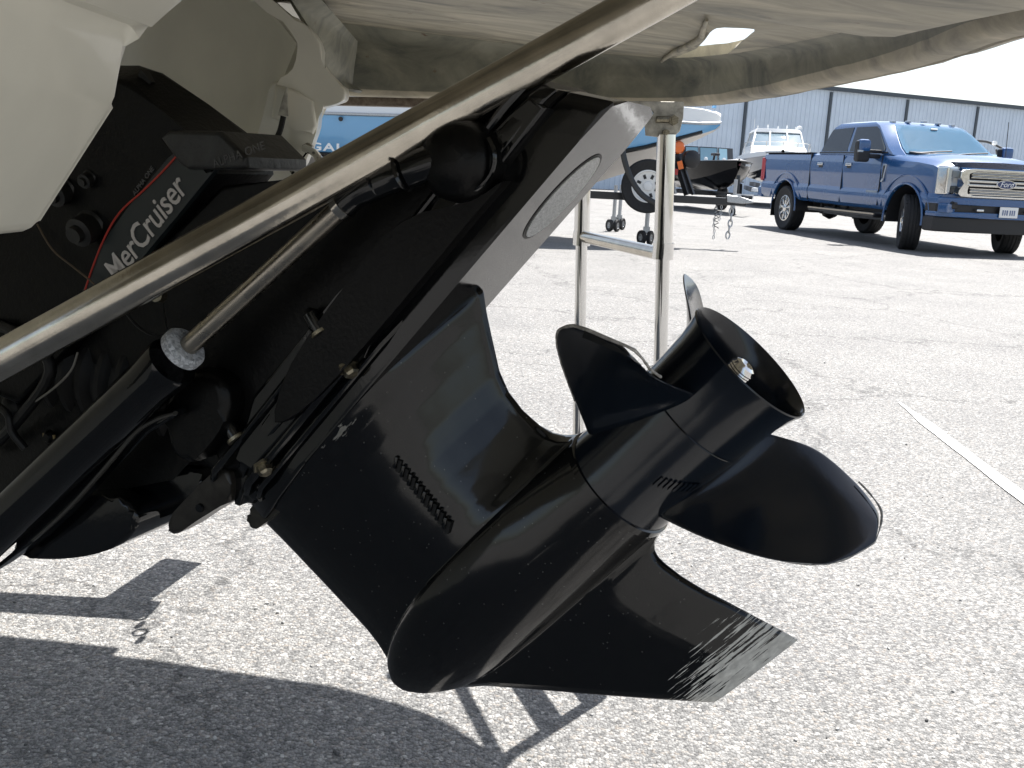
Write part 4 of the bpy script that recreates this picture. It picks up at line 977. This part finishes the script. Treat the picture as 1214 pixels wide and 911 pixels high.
# ---- white cabin cruiser
cc_p = at(925, 228, 33); cc_ = empty('cabin_cruiser', (cc_p.x+.5, 33+3.2, 0), R(-100)); tag(cc_, 'white cabin cruiser with hardtop and dark hull band, parked behind the blue pickup bed', 'boat')
hx = [(-3.6, 1.25, .75, 1.0, 1.45, 1.62), (-1, 1.28, .72, 1.0, 1.5, 1.68), (1.2, 1.15, .75, 1.08, 1.56, 1.72), (2.4, .80, .85, 1.2, 1.62, 1.78), (3.1, .42, 1.0, 1.36, 1.68, 1.82), (3.45, .05, 1.4, 1.5, 1.72, 1.84)]
yard_hull('cabin_cruiser', cc_, hx, (M_blackboat, mat('grey_hull_band', (.22, .24, .27), .2, coat=.6), M_whiteboat))
def frustum(name, b0, b1, z0, z1, m_, parent, bev=.02):
    bm = bmesh.new(); a = [bm.verts.new((x, y, z0)) for x, y in b0]; b = [bm.verts.new((x, y, z1)) for x, y in b1]; n = len(a)
    bm.faces.new(a[::-1]); bm.faces.new(b)
    for i in range(n): bm.faces.new((a[i], a[(i+1) % n], b[(i+1) % n], b[i]))
    if bev: bmesh.ops.bevel(bm, geom=bm.edges[:], offset=bev, segments=2, affect='EDGES')
    return finish(name, bm, m_, parent)
frustum('cabin', [(-2, -1.1), (1.9, -.95), (2.5, -.4), (2.5, .4), (1.9, .95), (-2, 1.1)], [(-2, -1.05), (1.2, -.9), (1.6, -.35), (1.6, .35), (1.2, .9), (-2, 1.05)], 1.7, 2.02, M_whiteboat, cc_)
ws0 = [(-1.6, -.98), (.9, -.86), (1.25, -.3), (1.25, .3), (.9, .86), (-1.6, .98)]; ws1 = [(-1.6, -.86), (.2, -.76), (.45, -.28), (.45, .28), (.2, .76), (-1.6, .86)]
frustum('cabin_glazing', ws0, ws1, 2.02, 2.52, mat('cabin_glass', (.16, .22, .26), .08, spec=.9), cc_, 0)
for (a, b) in zip(ws0, ws1): tube('pillar', [(a[0]*1.01, a[1]*1.01, 2.0), (b[0]*1.01+.01, b[1]*1.01, 2.54)], .03, M_whiteboat, cc_, 6)
frustum('hardtop', [(x*1.12+.03, y*1.08) for x, y in ws1], [(x*1.0, y*.95) for x, y in ws1], 2.50, 2.64, M_whiteboat, cc_)
for i, y in enumerate((-.7, -.35, 0, .3, .6)): tube('roof_fitting', [(.0, y, 2.62), (.0, y, 2.74+.05*(i % 2))], .025, M_whiteboat, cc_, 6)
tube('aerial', [(-.4, -.8, 2.6), (-.5, -.8, 2.98)], .012, M_whiteboat, cc_, 5); lathe('radar_dome', [(0, .12), (.09, .08), (.1, 0), (0, 0)], (-.2, .74, 2.68), (0, 0, 1), M_whiteboat, cc_, 14)
rail = [(.6, -1.12, 2.1), (1.8, -.95, 2.12), (2.8, -.5, 2.12), (3.3, 0, 2.12), (2.8, .5, 2.12), (1.8, .95, 2.12), (.6, 1.12, 2.1)]
tube('bow_rail', smooth_poly(rail, 3, False), .014, M_chrome, cc_, 6)
for p in rail: tube('rail_post', [p, (p[0]*.985, p[1]*.98, 1.76)], .012, M_chrome, cc_, 5)
ct = empty('boat_trailer', (cc_p.x+.5, 33+3.2, 0), R(-100)); tag(ct, 'black twin axle trailer under the white cabin cruiser', 'trailer')
for s in (-1, 1):
    box('side_rail', (-.4, .8*s, .55), (6.0, .09, .14), M_darkmetal, ct); box('bunk', (-.4, .6*s, .70), (4.6, .14, .14), M_int, ct)
    for x in (-1.6, -.7): wheel('wheel', ct, (x, 1.12*s, .35), .35, .22, (0, s, 0), .19, M_galv)
    box('fender', (-1.15, 1.12*s, .76), (1.9, .28, .04), M_galv, ct, None, .01)
box('tongue', (3.4, 0, .52), (1.8, .1, .12), M_darkmetal, ct); box('drawbar', (2.7, 0, .54), (.1, 1.7, .12), M_darkmetal, ct)
tube('jack', [(3.9, .15, .9), (3.9, .15, .12)], .04, M_galv, ct, 8)

# ---- wakeboard boat behind the pickup: only tower and lamp show
wk_p = at(1166, 200, 27); wk = empty('wakeboard_boat', (wk_p.x, 27.0+1, 0), R(-95)); tag(wk, 'boat with a dark tower frame and white lamp, mostly hidden behind the pickup bonnet', 'boat')
hx = [(-2.8, 1.1, .55, .8, 1.35, 1.45), (0, 1.15, .55, .82, 1.38, 1.48), (1.8, .9, .6, .95, 1.42, 1.5), (2.6, .4, .8, 1.15, 1.45, 1.52), (2.85, .05, 1.15, 1.25, 1.47, 1.53)]
yard_hull('wakeboard_boat', wk, hx, (M_whiteboat, M_blackboat, M_whiteboat))
for s in (-1, 1):
    tube('tower_leg', smooth_poly([(.6, 1.0*s, 1.45), (.3, .95*s, 1.9), (-.2, .6*s, 2.2), (-.4, .25*s, 2.25)], 4, False), .035, M_darkmetal, wk, 8)
    tube('tower_leg', [(-.4, 1.0*s, 1.45), (-.3, .8*s, 2.05)], .03, M_darkmetal, wk, 8)
tube('tower_bar', [(-.4, -.25, 2.25), (-.4, .25, 2.25)], .035, M_darkmetal, wk, 8)
lathe('tower_lamp', [(0, .07), (.06, .05), (.06, -.05), (0, -.07)], (-.1, .66, 2.2), (1, 0, 0), M_whiteboat, wk, 12)
bmw = bmesh.new(); v = [bmw.verts.new(p) for p in ((.9, -.8, 1.5), (.9, .8, 1.5), (.4, .65, 1.88), (.4, -.65, 1.88))]; bmw.faces.new(v); finish('windscreen', bmw, M_bglass, wk, smooth=False)

# ------------------------------------------------------------------ pickup truck
HD = .1935; near = Vector((6.108, 15.874, 0)); lft = Vector((cos(HD), sin(HD), 0)); fwd = Vector((sin(HD), -cos(HD), 0))
org = near+lft*.865
tk_ = empty('pickup_truck', (org.x, org.y, 0), math.atan2(fwd.y, fwd.x))
tag(tk_, 'large blue four door pickup truck with chrome grille parked on the sunlit asphalt', 'pickup truck')
def boolean_cut(bm, cutters):
    me = bpy.data.meshes.new('a'); bm.to_mesh(me); bm.free(); o = bpy.data.objects.new('a', me); COL.objects.link(o); tmp = [o]
    for cb in cutters:
        bmesh.ops.recalc_face_normals(cb, faces=cb.faces)
        cm = bpy.data.meshes.new('c'); cb.to_mesh(cm); cb.free(); co_ = bpy.data.objects.new('c', cm); COL.objects.link(co_); tmp.append(co_)
        md = o.modifiers.new('b', 'BOOLEAN'); md.operation = 'DIFFERENCE'; md.object = co_; md.solver = 'EXACT'
    dg = bpy.context.evaluated_depsgraph_get(); dg.update(); me2 = bpy.data.meshes.new_from_object(o.evaluated_get(dg))
    for x in tmp: bpy.data.objects.remove(x)
    b2 = bmesh.new(); b2.from_mesh(me2); return b2
WB = 4.2
def tsec(x, w, z0, zt, tuck=.05, crown=.0):
    hz = zt-z0
    half = [(w-.07, z0), (w-.02, z0+.06), (w+.004, z0+.20*hz), (w-.002, z0+.30*hz), (w-.026, z0+.36*hz), (w-.012, z0+.60*hz), (w, z0+.76*hz), (w-.016, z0+.90*hz), (w-tuck*.8, zt-.025), (w-tuck-.04, zt), (w*.5, zt+crown), (.0, zt+crown*1.15)]
    return [(x, y, z) for y, z in half]+[(x, -y, z) for y, z in half[-2::-1]]
def tloft(name, secs, m_, cutters=(), angle=28, parent=tk_):
    bm = bmesh.new(); V = [[bm.verts.new(p) for p in s] for s in secs]; n = len(V[0])
    for a, b in zip(V, V[1:]):
        for i in range(n): bm.faces.new((a[i], a[(i+1) % n], b[(i+1) % n], b[i]))
    bm.faces.new(V[0][::-1]); bm.faces.new(V[-1])
    bmesh.ops.recalc_face_normals(bm, faces=bm.faces)
    if cutters: bm = boolean_cut(bm, cutters)
    return finish(name, bm, m_, parent, angle=angle)
def arch_cut(x, y0, y1, r=.50, z=.46):
    cb = bmesh.new(); bm_lathe(cb, [(0, y0), (r, y0), (r, y1), (0, y1)], (x, 0, z), (0, 1, 0), 40); bm_box(cb, (x, (y0+y1)/2, z-.4), (2*r*.999, (y1-y0)*.999, .8)) if False else None
    return cb
Y1 = 1.015
bedcut = bmesh.new(); bm_box(bedcut, (-4.28, 0, 1.35), (1.85, 1.6, .9))
cabf = [tsec(-3.17, Y1, .60, 1.47), tsec(-3.2, Y1, .60, 1.475)]
tloft('bed', [tsec(-5.33, Y1-.03, .66, 1.46), tsec(-5.30, Y1, .62, 1.475), tsec(-4.2, Y1, .60, 1.475), tsec(-3.26, Y1, .60, 1.475)], M_blue,
      [arch_cut(-WB, .62, 1.2), arch_cut(-WB, -1.2, -.62), bedcut])
tloft('cab_body', [tsec(-3.235, Y1, .60, 1.47), tsec(-2.0, Y1+.004, .58, 1.465, crown=.01), tsec(-.75, Y1+.002, .58, 1.455, crown=.02), tsec(-.35, Y1, .58, 1.45, .09, .05), tsec(.25, Y1+.005, .60, 1.42, .13, .06), tsec(.62, Y1-.005, .62, 1.375, .16, .055), tsec(.80, Y1-.05, .68, 1.30, .20, .045), tsec(.86, Y1-.09, .74, 1.24, .2, .03)], M_blue,
      [arch_cut(0, .60, 1.25, .53, .47), arch_cut(0, -1.25, -.60, .53, .47)])
# greenhouse
def ring(x0, x1, w, z, fr=.10): return [(x1, -w+fr*1.2, z), (x1, w-fr*1.2, z), (x1-fr*1.6, w, z), (x0+fr, w, z), (x0, w-fr, z), (x0, -w+fr, z), (x0+fr, -w, z), (x1-fr*1.6, -w, z)]
gs = [ring(-3.17, -.42, .945, 1.45), ring(-3.12, -.62, .925, 1.56), ring(-2.98, -1.15, .80, 1.93, .12), ring(-2.90, -1.36, .74, 2.0, .14), ring(-2.75, -1.60, .60, 2.03, .16)]
bm = bmesh.new(); V = [[bm.verts.new(p) for p in s] for s in gs]
for a, b in zip(V, V[1:]):
    for i in range(8): bm.faces.new((a[i], a[(i+1) % 8], b[(i+1) % 8], b[i]))
bm.faces.new(V[0][::-1]); bm.faces.new(V[-1]); finish('cab_roof', bm, M_blue, tk_, angle=30)
# glass on the measured slopes
def side_y(z): return interp(z, [1.45, 1.56, 1.93, 2.0], [.945, .925, .80, .74])
def pane(name, pts, s, m_=M_glass, th=.006):
    o0 = [Vector((x, s*(side_y(z)+.002), z)) for x, z in pts]
    bm = bmesh.new(); a = [bm.verts.new(p) for p in o0]; b = [bm.verts.new(p+Vector((0, s*th, s*0+th*.3))) for p in o0]; n = len(a)
    bm.faces.new(a[::-1]); bm.faces.new(b)
    for i in range(n): bm.faces.new((a[i], a[(i+1) % n], b[(i+1) % n], b[i]))
    return finish(name, bm, m_, tk_, smooth=False)
for s in (1, -1):
    pane('rear_door_window', [(-3.00, 1.51), (-2.98, 1.60), (-2.90, 1.86), (-2.86, 1.90), (-2.16, 1.92), (-2.08, 1.51)], s)
    pane('front_door_window', [(-1.99, 1.51), (-2.07, 1.92), (-1.42, 1.92), (-1.32, 1.88), (-.86, 1.56), (-.86, 1.51)], s)
    pane('window_trim', [(-3.06, 1.475), (-3.06, 1.495), (-.76, 1.495), (-.76, 1.475)], s, M_plastic, .010)
def wsx(z): return interp(z, [1.45, 1.56, 1.93, 2.0], [-.42, -.62, -1.15, -1.36])
bm = bmesh.new(); wsr = []
for z, w in ((1.475, .80), (1.56, .78), (1.70, .74), (1.84, .685), (1.95, .62)):
    row = []
    for k in range(13):
        t = -1+2*k/12; row.append(bm.verts.new((wsx(z)+.012+.045*(1-t*t), w*t, z+.01)))
    wsr.append(row)
for a, b in zip(wsr, wsr[1:]):
    for i in range(12): bm.faces.new((a[i], a[i+1], b[i+1], b[i]))
bmesh.ops.solidify(bm, geom=bm.faces[:], thickness=.05)
finish('windscreen', bm, M_wsglass, tk_)
box('sun_sensor', (wsx(1.90)+.07, 0, 1.905), (.02, .12, .03), M_white, tk_, Matrix.Rotation(R(50), 3, 'Y'))
for y0, y1 in ((-.62, -.02), (.05, .62)): tube('wiper', [(-.36, y0, 1.50), (-.40, (y0+y1)/2, 1.53), (-.43, y1, 1.55)], .011, M_plastic, tk_, 6)
box('cowl', (-.36, 0, 1.492), (.22, 1.5, .03), M_plastic, tk_, Matrix.Rotation(R(6), 3, 'Y'), .006)
for y in (-.55, -.28, 0, .28, .55): box('roof_marker_lamp', (-1.42+.06*(1-abs(y)), y, 2.035-.05*abs(y)), (.10, .07, .035), M_lens, tk_, None, .01)
tube('aerial', [(-.30, .86, 1.44), (-.38, .88, 2.05)], .006, M_plastic, tk_, 5)
# door shut lines, handles, mouldings
for s in (1, -1):
    for x in (-2.03, -.78): 
        bm = bmesh.new(); bm_box(bm, (x, s*(Y1-.008), 1.04), (.006, .022, .80)); finish('shut_line', bm, M_plastic, tk_)
    box('cab_gap', (-3.2475, s*(Y1-.03), 1.05), (.016, .05, .84), M_plastic, tk_)
    for x in (-2.95, -1.93): box('door_handle', (x+.12, s*(Y1+.015), 1.285), (.19, .03, .05), M_chrome, tk_, None, .01); 
    for x in (-2.95, -1.93): box('handle_recess', (x+.12, s*(Y1-.006), 1.245), (.15, .02, .05), M_plastic, tk_, None, .006)
    # fender vent trim
    slab('fender_vent', [(-.70, 1.30), (-.60, 1.30), (-.655, 1.05), (-.68, 1.02), (-.74, 1.02), (-.70, 1.06)], lambda p: Vector((p[0], s*(Y1-.006), p[1])), lambda p: Vector((p[0], s*(Y1+.018), p[1])), M_chrome, tk_, .004)
    slab('vent_insert', [(-.685, 1.28), (-.63, 1.28), (-.675, 1.07), (-.70, 1.07)], lambda p: Vector((p[0], s*(Y1+.01), p[1])), lambda p: Vector((p[0], s*(Y1+.021), p[1])), M_plastic, tk_, .002)
    box('door_badge', (-.98, s*(Y1+.004), .86), (.34, .008, .035), M_lens, tk_)
    # running board
    box('running_board', (-1.93, s*.95, .47), (2.3, .20, .06), M_plastic, tk_, None, .02); box('board_trim', (-1.93, s*1.045, .50), (2.3, .02, .025), mat('tan_trim', (.45, .38, .28), .4), tk_)
    # wheel arch flares
    for x, r, z in ((0, .545, .47), (-WB, .515, .46)):
        pts = [(x+r*cos(t), s*(Y1+.002), z+r*sin(t)) for t in np.linspace(-.12, PI+.12, 25)]
        tube('arch_flare', pts, .018, M_blue, tk_, 8, flat=1.0)
        bl_ = bmesh.new(); pr_ = None
        for t in np.linspace(-.15, PI+.15, 22):
            q_ = [bl_.verts.new((x+(r-.035)*cos(t), s*yy, max(.40, z+(r-.035)*sin(t)))) for yy in (.62, .99)]
            if pr_: bl_.faces.new((pr_[0], pr_[1], q_[1], q_[0]))
            pr_ = q_
        finish('arch_liner', bl_, M_plastic, tk_)
        tube('bulge_line', [(x+(r+.16)*cos(t), s*(Y1-.008), z+(r+.13)*sin(t)) for t in np.linspace(.25, PI-.25, 21)], .012, M_blue, tk_, 8)
    box('mud_flap', (-WB-.50, s*.90, .42), (.02, .26, .34), M_rubber, tk_, None, .006)
    # tow mirrors
    box('mirror_arm', (-.95, s*1.13, 1.50), (.07, .36, .05), M_plastic, tk_, None, .015); box('mirror_arm', (-.98, s*1.08, 1.42), (.16, .22, .07), M_plastic, tk_, None, .02)
    box('mirror_cap', (-.90, s*1.30, 1.58), (.14, .21, .20), M_blue, tk_, None, .05)
    box('mirror_housing', (-.93, s*1.30, 1.49), (.15, .23, .34), M_plastic, tk_, None, .04); box('mirror_marker', (-.86, s*1.37, 1.49), (.04, .09, .04), M_lens, tk_, None, .008)
    # tail lamp
    box('tail_lamp', (-5.315, s*.965, 1.16), (.09, .125, .46), M_red, tk_, None, .02)
    box('tail_lamp_band', (-5.26, s*1.013, 1.16), (.12, .012, .40), M_red, tk_, None, .004)
    # headlamp: C shaped lens with dark eyes
    box('headlamp_surround', (.79, s*.845, 1.09), (.20, .275, .415), M_chrome, tk_, Matrix.Rotation(s*R(-22), 3, 'Z'), .03)
    box('headlamp', (.805, s*.845, 1.09), (.20, .235, .375), M_lens, tk_, Matrix.Rotation(s*R(-22), 3, 'Z'), .03)
    box('headlamp_eye', (.893, s*.80, 1.185), (.05, .15, .11), mat('lamp_eye', (.10, .12, .14), .1, coat=1), tk_, Matrix.Rotation(s*R(-12), 3, 'Z'), .015)
    box('headlamp_eye', (.893, s*.80, .965), (.05, .15, .10), M_glass, tk_, Matrix.Rotation(s*R(-12), 3, 'Z'), .015)
    box('turn_lamp', (.80, s*.965, 1.16), (.12, .03, .14), mat('amber_lens', (.75, .40, .15), .2, coat=1), tk_, Matrix.Rotation(s*R(-22), 3, 'Z'), .01)
    # grille C frame
    cf = [(.50, 1.275), (.68, 1.255), (.74, 1.22), (.745, 1.13), (.665, 1.055), (.74, .96), (.745, .90), (.69, .865), (.50, .855), (.50, .895), (.60, .905), (.61, .955), (.575, 1.06), (.61, 1.15), (.61, 1.205), (.50, 1.225)]
    slab('grille_frame', cf, lambda p: Vector((.84, s*p[0], p[1])), lambda p: Vector((.955, s*p[0], p[1])), M_chrome, tk_, .008)
    box('fog_lamp_pocket', (.915, s*.76, .735), (.10, .20, .12), M_plastic, tk_, Matrix.Rotation(s*R(-16), 3, 'Z'), .03)
    box('fog_lamp', (.965, s*.745, .765), (.03, .16, .03), M_plastic, tk_, Matrix.Rotation(s*R(-16), 3, 'Z'), .006)
    box('tow_hook', (1.03, s*.42, .68), (.08, .12, .035), M_chrome, tk_, None, .012)
box('tailgate', (-5.335, 0, 1.12), (.03, 1.72, .62), M_blue, tk_, None, .01); box('rear_bumper', (-5.42, 0, .70), (.20, 1.98, .22), M_blue, tk_, None, .04)
box('bed_rail_cap', (-4.3, .93, 1.484), (2.0, .12, .018), M_plastic, tk_); box('bed_rail_cap', (-4.3, -.93, 1.484), (2.0, .12, .018), M_plastic, tk_)
box('grille_backing', (.86, 0, 1.06), (.06, 1.24, .40), M_plastic, tk_)
for z in (1.205, 1.165, .965, .925): box('grille_bar', (.935, 0, z), (.03, 1.10, .013), M_galv, tk_)
for z in (1.225, 1.185, 1.145, .985, .945, .905): box('grille_bar', (.94, 0, z), (.035, 1.14, .012), M_chrome, tk_)
box('grille_surround', (.935, 0, 1.255), (.06, 1.06, .035), M_chrome, tk_, None, .006); box('grille_surround', (.935, 0, .872), (.06, 1.06, .03), M_chrome, tk_, None, .006)
for z in (1.095, 1.035): box('grille_centre_bar', (.955, 0, z), (.05, 1.20, .034), M_chrome, tk_, None, .008)
box('grille_centre_bar', (.945, 0, 1.065), (.03, 1.16, .03), M_plastic, tk_)
def ellipse(a, b, n=32): return [(a*cos(t), b*sin(t)) for t in np.linspace(0, 2*PI, n, endpoint=False)]
slab('emblem_rim', ellipse(.165, .068), lambda p: Vector((.965, p[0], 1.065+p[1])), lambda p: Vector((.992, p[0], 1.065+p[1])), M_chrome, tk_, .004)
slab('emblem_field', ellipse(.150, .056), lambda p: Vector((.98, p[0], 1.065+p[1])), lambda p: Vector((.9935, p[0], 1.065+p[1])), mat('emblem_blue', (.01, .03, .12), .2, coat=1), tk_)
text('emblem_lettering', 'Ford', .115, (.9945, 0, 1.066), (0, 1, 0), (0, 0, 1), M_white, tk_, shear=.35, extrude=.001)
# bonnet deflector, bumper, air dam, plate
dfp = [(.70, -.78), (.80, -.72), (.885, -.5), (.905, 0), (.885, .5), (.80, .72), (.70, .78)]
bm = bmesh.new(); lo = [bm.verts.new((x+.05, y, 1.285)) for x, y in dfp]; hi = [bm.verts.new((x-.04, y*1.0, 1.378-abs(y)*.02)) for x, y in dfp]
for i in range(6): bm.faces.new((lo[i], lo[i+1], hi[i+1], hi[i]))
bmesh.ops.solidify(bm, geom=bm.faces[:], thickness=-.02); finish('bonnet_deflector', bm, mat('smoked_acrylic', (.006, .012, .03), .12, coat=.6), tk_)
bp_ = [(.86, -1.0), (.93, -.92), (1.0, -.70), (1.03, -.4), (1.035, 0), (1.03, .4), (1.0, .70), (.93, .92), (.86, 1.0), (.62, 1.02), (.62, -1.02)]
def bump_(z0, z1, m_, nm, sc=1.0, bev=.02):
    return slab(nm, bp_, lambda p: Vector((p[0]*sc, p[1], z0)), lambda p: Vector((p[0]*sc, p[1], z1)), m_, tk_, bev)
bump_(.745, .845, M_blue, 'bumper_top'); bump_(.56, .64, M_blue, 'bumper_lower', .995); bump_(.635, .75, M_plastic, 'bumper_inset', .955, .004); bump_(.34, .565, M_plastic, 'air_dam', .93, .03)
for s in (-1, 1): box('bumper_cheek', (.90, s*.86, .69), (.16, .24, .14), M_blue, tk_, Matrix.Rotation(s*R(-24), 3, 'Z'), .02)
box('licence_plate', (1.052, .06, .665), (.012, .305, .155), M_white, tk_, None, .004)
for i, (y, w) in enumerate(((-.10, .02), (-.065, .018), (-.03, .022), (.02, .02), (.055, .02), (.09, .018))): box('plate_character', (1.0595, .06+y, .66), (.003, w, .075), mat('plate_ink', (.12, .16, .28), .5), tk_)
# chassis, axles, exhaust
box('chassis_rail', (-2.2, -.42, .55), (5.8, .09, .16), M_plastic, tk_); box('chassis_rail', (-2.2, .42, .55), (5.8, .09, .16), M_plastic, tk_)
tube('rear_axle', [(-WB, -.85, .42), (-WB, .85, .42)], .06, M_plastic, tk_, 12); lathe('differential', [(0, -.17), (.13, -.12), (.18, 0), (.13, .12), (0, .17)], (-WB, 0, .42), (0, 1, 0), M_plastic, tk_, 16)
tube('front_axle', [(0, -.85, .40), (0, .85, .40)], .06, M_plastic, tk_, 12)
tube('exhaust', [(-3.2, -.62, .46), (-2.2, -.6, .44), (-1.0, -.55, .46)], .07, M_galv, tk_, 10)
for x in (-3.4, -2.45, -2.9): tube('spring_hanger', [(x, -.6, .56), (x+.03, -.62, .38)], .035, M_plastic, tk_, 8)
box('fuel_tank', (-2.0, -.35, .50), (1.5, .5, .24), M_plastic, tk_, None, .05)
# wheels
def truck_wheel(x, y, s, steer=0):
    ax_ = Matrix.Rotation(steer, 3, 'Z') @ Vector((0, s, 0)); r, w, rr_ = .425, .285, .25; hw = w/2
    c_ = Vector((x, y, r))
    prof_ = [(rr_, -hw*.78), (r*.90, -hw), (r*.955, -hw*.95), (r*.985, -hw*.80)]
    for t in (-.55, -.18, .18, .55): prof_ += [(r, -0+hw*(t-.13)), (r, hw*(t+.10)), (r*.978, hw*(t+.11)), (r*.978, hw*(t+.22))] if t < .5 else [(r, hw*(t-.13)), (r, hw*(t+.15))]
    prof_ += [(r*.985, hw*.80), (r*.955, hw*.95), (r*.90, hw), (rr_, hw*.78), (rr_*.95, hw*.5), (rr_*.95, -hw*.5)]
    ty = lathe('wheel', prof_, c_, ax_, M_tyre, tk_, 48, True, angle=25)
    lathe('rim', [(rr_, hw*.80), (rr_*.93, hw*.82), (rr_*.88, hw*.30), (rr_*.2, hw*.25)], c_, ax_, M_chrome, ty, 40)
    lathe('hub_cap', [(.075, hw*.30), (.07, hw*.80), (.04, hw*.88), (0, hw*.88)], c_, ax_, M_chrome, ty, 20)
    n = Vector((0, 0, 1)); b = ax_.cross(n)
    for k in range(9):
        t = 2*PI*k/9; d = n*cos(t)+b*sin(t); e = ax_.cross(d); m3 = Matrix((d, e, ax_)).transposed()
        bm = bmesh.new(); bm_box(bm, c_+d*.145+ax_*(hw*.60), (.18, .040, .035), m3, .008); finish('spoke', bm, M_chrome, ty)
    bm = bmesh.new()
    for k in range(40):
        t = 2*PI*k/40; d = n*cos(t)+b*sin(t); e = ax_.cross(d); m3 = Matrix((d, e, ax_)).transposed()
        for q_ in (-.72, .72): bm_box(bm, c_+d*(r*.992)+ax_*(hw*q_), (.016, .032, hw*.22), m3)
    finish('tread_block', bm, M_tyre, ty)['kind'] = 'stuff'
truck_wheel(0, -.865, -1, R(-26)); truck_wheel(0, .865, 1, R(-22)); truck_wheel(-WB, -.865, -1); truck_wheel(-WB, .865, 1)
print('objects', len(S.objects))
